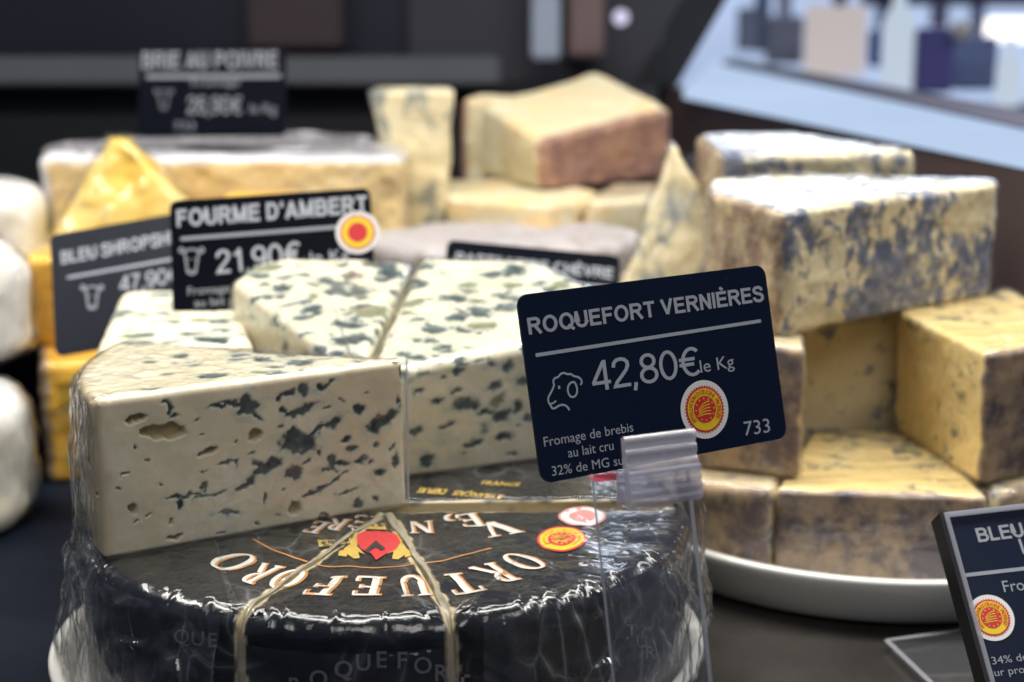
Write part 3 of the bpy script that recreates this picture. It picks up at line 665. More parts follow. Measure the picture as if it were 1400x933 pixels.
def ribbon_on_wheel(pts, wid, name, mat, off=.0002, n=90):
    P = [atZ(a, b, .06).xy for a, b in pts]; d = np.r_[0, np.cumsum([(P[i+1]-P[i]).length for i in range(len(P)-1)])]
    t = np.linspace(0, d[-1], n); X = np.interp(t, d, [p.x for p in P]); Y = np.interp(t, d, [p.y for p in P])
    for _ in range(3): X[1:-1] = (X[:-2]+X[1:-1]*2+X[2:])/4; Y[1:-1] = (Y[:-2]+Y[1:-1]*2+Y[2:])/4
    runs = {}; prev = None
    for i in range(n-1):
        q = Vector((X[i+1]-X[i], Y[i+1]-Y[i])); q.normalize(); s = Vector((-q.y, q.x))*wid/2
        hs = [drop(X[i]+s.x, Y[i]+s.y, off), drop(X[i]-s.x, Y[i]-s.y, off), drop(X[i+1]-s.x, Y[i+1]-s.y, off), drop(X[i+1]+s.x, Y[i+1]+s.y, off)]
        if any(h is None for h in hs) or len({h[1].name for h in hs}) > 1: continue
        if max(h[0].z for h in hs)-min(h[0].z for h in hs) > .003: continue
        runs.setdefault(hs[0][1].name, Acc()).add([h[0] for h in hs], [(0, 1, 2, 3)])
    flush(runs, name, mat)
ribbon_on_wheel([(346, 738), (372, 753), (423, 771), (462, 776), (502, 777), (552, 774), (601, 768), (640, 760), (672, 751)], .0009, 'gold_arc', M['foilorange'])
ribbon_on_wheel([(562, 690), (600, 690), (650, 694)], .0008, 'gold_arc', M['foilorange'])
def patch_on_wheel(poly, name, mat, off=.0003, rings=4):
    P = [atZ(a, b, .06).xy for a, b in poly]; c = sum(P, Vector((0, 0)))/len(P); n = len(P); V = []; own = None
    for k in range(rings+1):
        for p in P:
            w = c+(p-c)*(k/rings if k else .02); h = drop(w.x, w.y, off)
            if h is None: h = (Vector((w.x, w.y, .0605)), own or w_front)
            V.append(h[0]); own = own or h[1]
    F = [(k*n+i, k*n+(i+1) % n, (k+1)*n+(i+1) % n, (k+1)*n+i) for k in range(rings) for i in range(n)]
    return child_world(name, V, F, mat, own)
def ell(cx, cy, rx, ry, n=40): return [(cx+rx*math.cos(2*math.pi*i/n), cy+ry*math.sin(2*math.pi*i/n)) for i in range(n)]
# crest: two gold lions, a ribbon with the year and a red shield
patch_on_wheel([(488, 734), (497, 730), (514, 729), (532, 730), (542, 733), (548, 742), (540, 754), (528, 760), (514, 768), (508, 760), (494, 753), (488, 744)], 'crest_shield', M['red'], .0004)
for sx in (1, -1):
    f = lambda pts: [(514+sx*(x-514), y) for x, y in pts]
    patch_on_wheel(f([(489, 728), (480, 730), (476, 737), (479, 745), (470, 752), (473, 758), (484, 765), (492, 765), (490, 756), (499, 760), (488, 748), (491, 738)]), 'crest_lion', M['foilgold'], .0003)
    patch_on_wheel(f([(476, 752), (464, 755), (462, 761), (474, 762)]), 'crest_lion', M['foilgold'], .0003, 2)
patch_on_wheel([(500, 727), (503, 721), (509, 724), (514, 719), (520, 724), (526, 721), (529, 727)], 'crest_crown', M['foilgold'], .0004, 2)
patch_on_wheel([(434, 740), (474, 736), (475, 745), (436, 750)], 'crest_ribbon', M['foilgold'], .0004)
patch_on_wheel([(514, 741), (527, 754), (522, 757), (514, 748), (505, 758), (500, 755)], 'crest_chevron', M['foil'] and plain('black_ink', (.01, .01, .01), .4), .0006, 2)
# small gold capitals near the back edge, and navy band with the country name
def small_text(body, a, b, hpx, mat, name, flip=False, z=.06, off=.0003, bold=.02):
    """flat capitals laid on the wheel between two photo points"""
    A, B = atZ(*a, z), atZ(*b, z); V, F = text_mesh(body, bold); x0, x1 = V[:, 0].min(), V[:, 0].max(); u = (B-A).xy; L = u.length; u.normalize(); n = Vector((-u.y, u.x))
    H = hpx*A.y/2300/math.sin(math.atan((CZ-z)/A.y)); P = []; own = None
    for v in V:
        w = A.xy+u*((v[0]-x0)/(x1-x0)*L)+n*(v[1]/CAPH*H); h = drop(w.x, w.y, off)
        if h is None: h = (Vector((w.x, w.y, z+off)), own or w_back)
        P.append(h[0]); own = own or h[1]
    child_world(name, P, F, mat, own, False)
small_text('1863', (471, 739), (438, 744), 5, plain('black_ink', (.01, .01, .01), .4), 'crest_year', off=.0007)
small_text('& FRANÇAIS   DEPUIS', (690, 679), (575, 669), 6, M['foilgold'], 'gold_lettering')
small_text('FRANCE', (657, 663), (710, 666), 5, M['foilgold'], 'gold_lettering')
def oval(cx, cy, rx, ry, outer, band, centre):
    b = patch_on_wheel(ell(cx, cy, rx, ry), 'oval_seal', outer, .0003)
    for nme, k, mt, o in (('oval_seal_band', .90, band, .0004), ('oval_seal_centre', .56, centre, .0005)):
        patch_on_wheel(ell(cx, cy, rx*k, ry*k), nme, mt, o)
oval(768, 739, 34, 17.5, M['red'], M['yellow'], M['red']); oval(796, 708, 33, 13, M['pink'], M['white'], M['pink'])
for i in range(12):
    a = 2*math.pi*i/12; patch_on_wheel(ell(768+14*math.cos(a), 739+7.2*math.sin(a), 1.5, .9, 6), 'oval_seal_star', M['yellow'], .0006, 1)
for k in range(4):
    y0 = 735.5+k*2.4; patch_on_wheel([(757, y0+1.2), (764, y0-1), (771, y0+.6), (779, y0-2), (779, y0-.7), (771, y0+1.9), (764, y0+.3), (757, y0+2.2)], 'oval_seal_field', M['yellow'], .0006, 1)
def ringtext(word, cx, cy, rx, ry, hpx, mat, a0, a1, name):
    n = len(word); V0 = []; F0 = []; own = None
    for i, ch in enumerate(word):
        if ch == ' ': continue
        V, F = text_mesh(ch, .01); a = math.radians(a0+(a1-a0)*i/(n-1)); b = len(V0)
        um = (V[:, 0].min()+V[:, 0].max())/2
        for v in V:
            rr = 1+v[1]/CAPH*hpx; t = a+(v[0]-um)/CAPH*hpx*(1 if a1 > a0 else -1)
            w = atZ(cx+rx*rr*math.cos(t), cy+ry*rr*math.sin(t), .06); h = drop(w.x, w.y, .0006)
            V0.append(h[0] if h else Vector((w.x, w.y, .062))); own = own or (h[1] if h else None)
        F0 += [tuple(k+b for k in f) for f in F]
    child_world(name, V0, F0, mat, own, False)
ringtext("APPELLATION D'ORIGINE PROTÉGÉE", 768, 739, 34*.66, 17.5*.66, .15, M['red'], 150, 410, 'oval_seal_lettering')
# lettering on the upright front of the wheel
def side_text(body, xs, ys, hpx, mat, name, bold=.015):
    acc = {}
    for ch, px, py in zip(body, xs, ys):
        V, F = text_mesh(ch, bold); um = (V[:, 0].min()+V[:, 0].max())/2; P = []; own = None; bad = False
        for v in V:
            r = ray(px+(v[0]-um)/CAPH*hpx, py-v[1]/CAPH*hpx); best = None
            for b, o in wheel_bvh:
                h = b.ray_cast(Vector((0, 0, CZ)), r)
                if h[0] is not None and (best is None or h[3] < best[1]): best = (h[0]+h[1]*.0005, h[3], o)
            if best is None: bad = True; break
            P.append(best[0]); own = own or best[2]
        if bad: continue
        acc.setdefault(own.name, Acc()).add(P, F)
    flush(acc, name, mat)
side_text('ROQUEFORT', (405, 436, 470, 497, 522, 550, 578, 604, 632), (948, 938, 925, 916, 912, 913, 920, 930, 944), 22, M['foilgrey'], 'side_lettering')
side_text('QUE', (250, 272, 292), (879, 882, 884), 19, M['foilgrey'], 'side_lettering')
side_text('TUR', (862, 876, 888), (870, 885, 900), 17, M['foilgrey'], 'side_lettering')
# pale twisted wrapper along the two cuts
def seam(pts, rad, own, seed):
    P = [atZ(a, b, z) for a, b, z in pts]; d = np.r_[0, np.cumsum([(P[i+1]-P[i]).length for i in range(len(P)-1)])]; n = 120
    t = np.linspace(0, d[-1], n); C = np.stack([np.interp(t, d, [p[k] for p in P]) for k in range(3)], 1)
    for _ in range(4): C[1:-1] = (C[:-2]+C[1:-1]*2+C[2:])/4
    C[:, 0] += vn(np.stack([t*160, t*0, t*0+seed], 1), seed)*.0006
    T = np.gradient(C, axis=0); T /= np.linalg.norm(T, axis=1)[:, None]; A = np.cross(T, [0, 0, 1.0]); A /= np.linalg.norm(A, axis=1)[:, None]+1e-9; B = np.cross(A, T); V = []
    m = 14
    for k in range(m):
        a = 2*math.pi*k/m; rr = rad*(1+.45*vn(np.stack([t*300, t*0+math.cos(a)*1.3, t*0+math.sin(a)*1.3], 1), seed+2))
        V.append(C+A*(rr*math.cos(a))[:, None]+B*(rr*.8*math.sin(a))[:, None])
    V = np.stack(V, 1).reshape(-1, 3); i = np.arange(n-1)[:, None]; j = np.arange(m)[None]
    F = np.stack([i*m+j, i*m+(j+1) % m, (i+1)*m+(j+1) % m, (i+1)*m+j], -1).reshape(-1, 4)
    child_world('wrapper_seam', V, F, M['tan'], own)
def seam_w(ang_, own, seed, rad=.0011, r0=.004, r1=None, zend=.012):
    a = math.radians(ang_); pts = []
    def W(r, z): return Vector((WC.x+r*math.cos(a), WC.y+r*math.sin(a), z))
    L = [W(r0, .0606), W(.03, .0606), W(.06, .0606), W(RW-.010, .0604), W(RW-.0045, .0585), W(RW-.0012, .053), W(RW, .045), W(RW, .03), W(RW, zend)]
    class _: pass
    global atZ_; P = L; d = np.r_[0, np.cumsum([(P[i+1]-P[i]).length for i in range(len(P)-1)])]; n = 150
    t = np.linspace(0, d[-1], n); C = np.stack([np.interp(t, d, [p[k] for p in P]) for k in range(3)], 1)
    for _i in range(5): C[1:-1] = (C[:-2]+C[1:-1]*2+C[2:])/4
    sd = np.array([-math.sin(a), math.cos(a), 0]); C += sd*(vn(np.stack([t*90, t*0, t*0+seed], 1), seed)*.0009)[:, None]
    T = np.gradient(C, axis=0); T /= np.linalg.norm(T, axis=1)[:, None]; B = np.cross(T, sd); m = 14; V = []
    for k in range(m):
        q = 2*math.pi*k/m; rr = rad*(1+.8*vn(np.stack([t*60, t*0+math.cos(q)*1.1, t*0+math.sin(q)*1.1], 1), seed+2))*(1.25-.5*sm(t, .0, .06)+.3*sm(t, .085, .12))
        V.append(C+sd*(rr*math.cos(q))[:, None]+B*(rr*.26*math.sin(q))[:, None])
    V = np.stack(V, 1).reshape(-1, 3); i = np.arange(n-1)[:, None]; j = np.arange(m)[None]
    F = np.stack([i*m+j, i*m+(j+1) % m, (i+1)*m+(j+1) % m, (i+1)*m+j], -1).reshape(-1, 4)
    child_world('wrapper_seam', V, F, M['tan'], own)
seam_w(g2, w_front, 3, .0011); seam_w(g1, w_left, 4, .0008)
# loose crumpled film hanging round the wheel
V, F = arc_sheet(WC.x, WC.y, lambda a, v: RW+.004+.005*np.sin((1-v)*2.2)+0*a, g2+4, 375, .018, .0615, 300, 130, 61, .0026)
child_world('crumpled_film', V, F, M['film_loose'], w_right)
V, F = arc_sheet(WC.x, WC.y, lambda a, v: RW+.0035+.005*np.sin((1-v)*2.0)+0*a, 185, g1-3, .018, .0600, 220, 120, 67, .0024)
child_world('crumpled_film', V, F, M['film_loose'], w_left)
V, F = arc_sheet(WC.x, WC.y, lambda a, v: RW+.0025+.003*np.sin((1-v)*2.0)+0*a, g1, g2, .016, .052, 120, 90, 71, .0012)
child_world('crumpled_film', V, F, M['film_wheel'], w_front)
# ------------------------------------------------------------------ plates
def plate(c, R, rim, label, base_r=.8):
    pf = [(.001, .0), (R*base_r, .0), (R*.93, .003), (R-.001, rim-.006), (R+.0005, rim-.0018), (R-.0005, rim), (R-.0035, rim), (R-.0055, rim-.002), (R-.0085, .0105), (R-.014, .0088), (.001, .0085)]
    # round the profile
    P = [Vector(p) for p in pf]
    for _ in range(2):
        Q = [P[0]]
        for i in range(len(P)-1): Q += [P[i]*.75+P[i+1]*.25, P[i]*.25+P[i+1]*.75]
        Q.append(P[-1]); P = Q
    o = link('plate', lathe([tuple(p) for p in P], 128), M['ceramic'], None, (c[0], c[1], .0006)); tag(o, label, 'plate', 'round white ceramic plates'); return o
plate((-.045, .5436), .1100, .0185, 'white ceramic plate under the black foil-wrapped wheel')
# ------------------------------------------------------------------ right hand stack
PR = (.152, .688); plate(PR, .108, .021, 'white ceramic plate on the right carrying the stacked blue cheese wedges', .9)
def cheese(name, outl, z0, z1, mat, label, group=None, film=None, rad=.004, rt=.003, res=.0013, slope=(0, 0), rind=None, seed=1, lump=.0006, off=.001, wr=.0012, cat='cheese'):
    p = Prism(fillet(outl, rad), z0, z1, rt=rt, rb=.002, res=res, slope=slope); Wd = p.world()
    rd = rind(Wd, p) if rind else np.zeros(len(Wd))
    disp = fbm(Wd, 45, 3, seed)*lump*1.4+fbm(Wd, 220, 2, seed+4)*lump*.4
    o = link(name, p.mesh(0, disp, dict(rind=rd)), M[mat], None, p.loc); tag(o, label, cat, group)
    if film:
        f = folds(Wd[:, 0]*8+Wd[:, 2]*3, Wd[:, 1]*8+Wd[:, 2]*7, 7, 1.6, 5, seed+2, .3)-.25
        link('cling_film', p.mesh(off, np.abs(f)*wr*2+np.abs(fbm(Wd, 90, 2, seed))*wr*.4), M[film], o)
    return o
def near_edge(a, b, w=.004):
    """rind along the side of the outline between two points"""
    A = np.array(a[:2]); B = np.array(b[:2]); u = (B-A)/np.linalg.norm(B-A); n = np.array([-u[1], u[0]])
    def f(Wd, p):
        d = np.abs((Wd[:, :2]-A)@n); return 1-sm(d+fbm(Wd, 150, 2, 3)*.001, w*.6, w)
    return f
def both(*fs): return lambda Wd, p: np.maximum.reduce([f(Wd, p) for f in fs])
GB = 'blue cheese pieces stacked on the right hand plate'
# lower layer
lo = xyz([(1060, 672), (1338, 682), (1240, 600), (1150, 600)], .046)
lo = [lo[0], (lo[1][0]+.004, lo[1][1]), (lo[2][0]+.01, lo[2][1]+.02), (lo[3][0]-.01, lo[3][1]+.01)]
cheese('blue_cheese_wedge', lo, .0098, .046, 'bleu_right2', 'low film-wrapped wedge with pale yellow top, front and middle of the right plate', GB, 'film_glare', .003, .0015, .0011, rind=near_edge(lo[0], lo[1], .003), seed=4)
lb = [tuple(atZ(x, y, .046)[:2]) for x, y in [(925, 655), (1056, 674), (1080, 630), (990, 590), (930, 600)]]
cheese('blue_cheese_wedge', lb, .0098, .046, 'bleu_low', 'brown-rinded lower left piece on the right plate, behind the clear sign stand', GB, 'film', .006, .003, .0013, rind=near_edge(lb[0], lb[1], .004), seed=6)
rb_ = [(lo[1][0]+.001, lo[1][1]+.002), (.262, .668), (.255, .745), (.205, .735)]
cheese('blue_cheese_wedge', rb_, .0098, .045, 'bleu_low', 'lower rear piece on the right plate whose rind faces right, under the yellow block', GB, 'film', .006, .003, .0016, rind=near_edge(rb_[0], rb_[1], .004), seed=7)
# upper blocks
q0 = atZ(1092, 655, .0465); q1 = atZ(955, 640, .0465)
lblk = [tuple(q1[:2]), tuple(q0[:2]), (q0.x+.012, q0.y+.075), (q1.x+.006, q1.y+.070)]
cheese('blue_cheese_wedge', lblk, .0465, .0975, 'bleu_low', 'upright reddish-rinded block just right of the main price sign, under the top wedge', GB, 'film', .003, .0016, .0011, rind=near_edge(lblk[0], lblk[1], .004), seed=9)
k0 = atZ(1340, 664, .0465); k1 = atZ(1222, 585, .0465); k2 = atZ(1400, 620, .0465)
rblk = [tuple(k0[:2]), (k0.x+.056, k0.y+.034), (k1.x+.062, k1.y+.055), tuple(k1[:2])]
cheese('blue_cheese_wedge', rblk, .0465, .0975, 'bleu_right2', 'big yellow block with dark purple rind leaning at the right edge, its cut face bare', GB, 'film_glare', .003, .0016, .0011, rind=near_edge(rblk[0], rblk[1], .004), seed=10)
# back filler wedge under the top ones
fb = [(.085, .700), (.175, .722), (.215, .775), (.075, .775)]
cheese('blue_cheese_wedge', fb, .0098, .098, 'bleu_low', 'shadowed block in the gap between the upright blocks, under the top wedges', GB, 'film', .006, .003, .002, seed=12)
t0 = atZ(1062, 462, .0982); t1 = atZ(1352, 402, .0982)
tw = [tuple(t0[:2]), tuple(t1[:2]), (t1.x+.004, t1.y+.012), (.128, .778), (.089, .757), (.083, .705)]
def rtw(Wd, p): return np.maximum(near_edge(tw[0], tw[5], .004)(Wd, p), near_edge(tw[5], tw[4], .004)(Wd, p)*.8)
cheese('blue_cheese_wedge', tw, .0982, .1475, 'bleu_right', 'topmost front wedge of the right stack, heavily blue-veined cut face under glaring film', GB, 'film_glare', [.006, .002, .002, .01, .01, .012], .0026, .0009, rind=rtw, seed=14, lump=.0008, wr=.0020)
r0 = atY(985, 262, .79); r1 = atY(1290, 250, .80)
rw = [(.098, .800), (.196, .812), (.150, .905), (.098, .900)]
cheese('blue_cheese_wedge', rw, .068, .1555, 'bleu_right', 'rear wedge of the right stack, seen just above the topmost front wedge', GB, 'film_glare', [.012, .003, .01, .012], .004, .0013, rind=near_edge(rw[0], rw[3], .004), seed=15)
# ------------------------------------------------------------------ back row and left side
bx = lambda px, Y: atY(px, 300, Y).x
brie = [(bx(62, .95), .95), (bx(552, .95), .95), (bx(556, .95), .99), (-.10, 1.10), (-.22, 1.10), (bx(50, 1.0), 1.02)]
def rbrie(Wd, p):
    top = sm(p.V[:, 2]+fbm(Wd, 80, 2, 2)*.0006, p.h-.0045, p.h-.003); lf_ = 1-sm(Wd[:, 0], brie[0][0]+.002, brie[0][0]+.004); return np.maximum(top, lf_)
cheese('brie_wheel', brie, .0685, .139, 'brie', 'large half wheel with white bloomy rind and cream cut face at the back left', None, 'film', [.012, .004, .01, .05, .05, .03], .006, .0018, rind=rbrie, seed=20, lump=.0012)
# pale paper wrapped base below brie on the left
cheese('wrapped_cheese', [(-.262, .955), (-.225, .952), (-.225, .99), (-.262, .99)], .0685, .105, 'whitecheese', 'narrow pale wrapped piece at the foot of the half wheel, left end', None, 'film', .008, .006, .003, seed=22)
def hedron(name, base, apex_pts, mat, label, group=None, film=None, cat='cheese', seed=1, rind=None, lump=.0012):
    """a leaning wedge: base polygon and top ridge, lofted with dense faces"""
    a = np.array(base, float); b = np.array(apex_pts, float); n = len(a); nu, nv = 24, 44; V = []; 
    for v in range(nv+1):
        t = v/nv; ringp = a*(1-t)+b*t; P = fillet([Vector(p) for p in ringp[:, :2]], .0028)
        P = resample(P, 1)if False else P
        L = np.array([tuple(p) for p in P]); Q = np.vstack([L, L[:1]]); d = np.r_[0, np.cumsum(np.linalg.norm(np.diff(Q, axis=0), axis=1))]; s_ = np.linspace(0, d[-1], 96, endpoint=False)
        x = np.interp(s_, d, Q[:, 0]); y = np.interp(s_, d, Q[:, 1]); V.append(np.stack([x, y, np.full(96, ringp[:, 2].mean())], 1))
    V = np.concatenate(V); c = V[-96:].mean(0)+np.array([0, 0, .0004]); V = np.vstack([V, c]); V0 = V.copy()
    V = V+np.stack([fbm(V, 60, 3, seed), fbm(V, 60, 3, seed+1), fbm(V, 60, 3, seed+2)*.3], 1)*lump
    i = np.arange(nv)[:, None]; j = np.arange(96)[None]; F = np.stack([i*96+j, i*96+(j+1) % 96, (i+1)*96+(j+1) % 96, (i+1)*96+j], -1).reshape(-1, 4).tolist()
    F += [(nv*96+k, nv*96+(k+1) % 96, len(V)-1) for k in range(96)]
    o0 = a.mean(0); rd = rind(V) if rind else np.zeros(len(V))
    o = link(name, mesh_np(name, V-o0, F, True, dict(rind=rd)), M[mat], None, tuple(o0)); tag(o, label, cat, group)
    if film:
        C = V[:, :2].mean(0); D = V[:, :2]-C; D /= np.linalg.norm(D, axis=1)[:, None]+1e-9; W2 = V.copy(); k = .0015+np.abs(fbm(V, 80, 3, seed+8))*.003; W2[:, :2] += D*k[:, None]; W2[-97:, 2] += .002
        link('cling_film', mesh_np('cling_film', W2-o0, F, True), M[film], o)
    return o
def A3(px, py, Y): return tuple(atY(px, py, Y))
# yellow wedges in front of the brie
def at3(px, Y, z): return (atY(px, 300, Y).x, Y, z)
hedron('yellow_cheese_wedge', [at3(10, .885, .068), at3(372, .885, .068), at3(368, .945, .068), at3(30, .945, .068)], [at3(158, .925, .150), at3(178, .915, .150), at3(182, .945, .150), at3(160, .946, .150)], 'yel', 'peaked film-wrapped yellow-orange wedge leaning against the left end of the half wheel', None, 'film', seed=31, lump=.0022)
cheese('yellow_cheese_wedge', [at3(300, .90, 0)[:2], at3(432, .90, 0)[:2], at3(420, .94, 0)[:2], at3(312, .94, 0)[:2]], .0685, .1215, 'shrop', 'low yellow wedge lying before the half wheel, just above the second price sign', None, 'film', .006, .004, .002, seed=32)
# orange wedges at the left
ow = [tuple(atZ(66, 655, 0)[:2]), tuple(atZ(133, 650, 0)[:2]), (-.178, .85), (-.232, .855)]
ow = [(-.2225, .775), (-.196, .785), (-.186, .86), (-.250, .865)]
cheese('orange_cheese_wedge', ow, .0008, .058, 'shrop', 'bright orange-yellow wedge standing on the black counter left of the front wedge', 'orange-yellow cheese wedges at the left', 'film', .004, .003, .0013, rind=near_edge(ow[0], ow[3], .004), seed=34, lump=.001)
ow2 = [(-.240, .815), (-.196, .81), (-.19, .865), (-.246, .865)]
cheese('orange_cheese_wedge', ow2, .0588, .103, 'shrop', 'orange-yellow wedge stacked on top of the bright one, mostly behind the haze-painted tilted sign', 'orange-yellow cheese wedges at the left', 'film', .004, .003, .0016, seed=35)
# white wrapped cheeses at the left edge
GW = 'white wrapped cheeses at the left edge'
def blob(name, c, rx, ry, z0, z1, mat, label, group, film, seed):
    pts = [(c[0]+rx*math.cos(t), c[1]+ry*math.sin(t)) for t in np.linspace(0, 2*math.pi, 40, endpoint=False)]
    p = Prism(pts, z0, z1, rt=min(rx, (z1-z0))*.4, rb=.008, res=.0022); Wd = p.world(); f = folds(Wd[:, 0]*7, Wd[:, 1]*7+Wd[:, 2]*9, 7, 1.6, 5, seed, .3)-.25
    o = link(name, p.mesh(0, f*.003+fbm(Wd, 40, 3, seed)*.0015, dict(rind=np.zeros(len(Wd)))), M[mat], None, p.loc); tag(o, label, 'cheese', group)
    if film: link('cling_film', p.mesh(.0015, f*.003+np.abs(fbm(Wd, 60, 3, seed+4))*.002), M[film], o)
    return o
blob('wrapped_cheese', (-.251, .72), .036, .045, .0008, .058, 'whitecheese', 'lowest white film-wrapped cheese at the left edge, on the black counter', GW, 'film', 41)
blob('wrapped_cheese', (-.283, .79), .052, .045, .0605, .114, 'whitecheese', 'white film-wrapped cheese at the left edge, stacked above the lowest one', GW, 'film_loose', 43)
blob('wrapped_cheese', (-.318, .81), .040, .043, .0008, .060, 'whitecheese', 'white wrapped cheese between the lowest and the upper one at the left edge', GW, None, 45)
blob('wrapped_cheese', (-.305, .93), .045, .045, .069, .126, 'whitecheese', 'small grey shadowed wrapped cheese at the far left, behind the upper white one', GW, 'film', 44)
# standing blue wedge between brie and the big block
hedron('upright_cheese_wedge', [at3(550, 1.0, .068), at3(610, 1.0, .068), at3(606, 1.05, .068), at3(552, 1.05, .068)], [at3(508, 1.0, .172), at3(622, 1.0, .172), at3(615, 1.05, .172), at3(520, 1.05, .172)], 'stilton', 'upright ivory blue-veined wedge standing at the back between the half wheel and the big block', None, None, seed=51)
# big block with brown rind
GT = 'pieces of the brown-rinded semi-hard cheese at the back'
b0 = (.0165, 1.02); tb = [b0, (.1025, 1.085), (.060, 1.185), (-.020, 1.105)]
def rt_(Wd, p): return near_edge(tb[0], tb[1], .005)(Wd, p)
def toprind(Wd, p): return 0*Wd[:, 0]
cheese('semi_hard_cheese_block', tb, .112, .158, 'tomme', 'big block with reddish-brown rind and pale upper face, resting on cut pieces at the back', GT, None, .006, .005, .0016, (0.02, .20), rind=rt_, seed=61, lump=.0008)
tb2 = [(-.034, 1.12), (-.005, 1.10), (.02, 1.15), (-.025, 1.17)]
cheese('semi_hard_cheese_block', tb2, .068, .160, 'tomme', 'smaller block with brown edge peeking out behind the left of the big block', GT, None, .006, .004, .002, rind=near_edge(tb2[0], tb2[3], .006), seed=62)
tb3 = [(-.038, .99), (.020, .955), (.060, 1.00), (.02, 1.09), (-.045, 1.08)]
cheese('semi_hard_cheese_wedge', tb3, .0685, .111, 'tomme', 'pale cut piece under the left side of the big block', GT, None, .006, .004, .002, seed=63)
tb4 = [(.040, .965), (.085, .985), (.115, 1.06), (.062, 1.05)]
cheese('semi_hard_cheese_wedge', tb4, .0685, .1115, 'tomme', 'small white-topped piece under the right corner of the big block', GT, 'film', .006, .004, .002, seed=64)
# grey rind disc
gp = [(.0+.0+.078*math.cos(t)-.005, .925+.062*math.sin(t)) for t in np.linspace(0, 2*math.pi, 40, endpoint=False)]
cheese('grey_rind_cheese', gp, .0685, .0985, 'greyrind', 'flat round cheese with grey bloomy rind behind the goat cheese sign', None, None, 0, .007, .0018, seed=66, lump=.0012)
# triangular standing slice
hedron('triangular_cheese_wedge', [at3(832, .83, .068), at3(1065, .83, .068), at3(1050, .88, .068), at3(850, .87, .068)], [at3(916, .856, .1525), at3(921, .856, .1525), at3(923, .866, .1525), at3(917, .866, .1525)], 'stilton', 'tall triangular yellow blue-veined slice standing behind the top right corner of the main sign', None, 'film', seed=71)
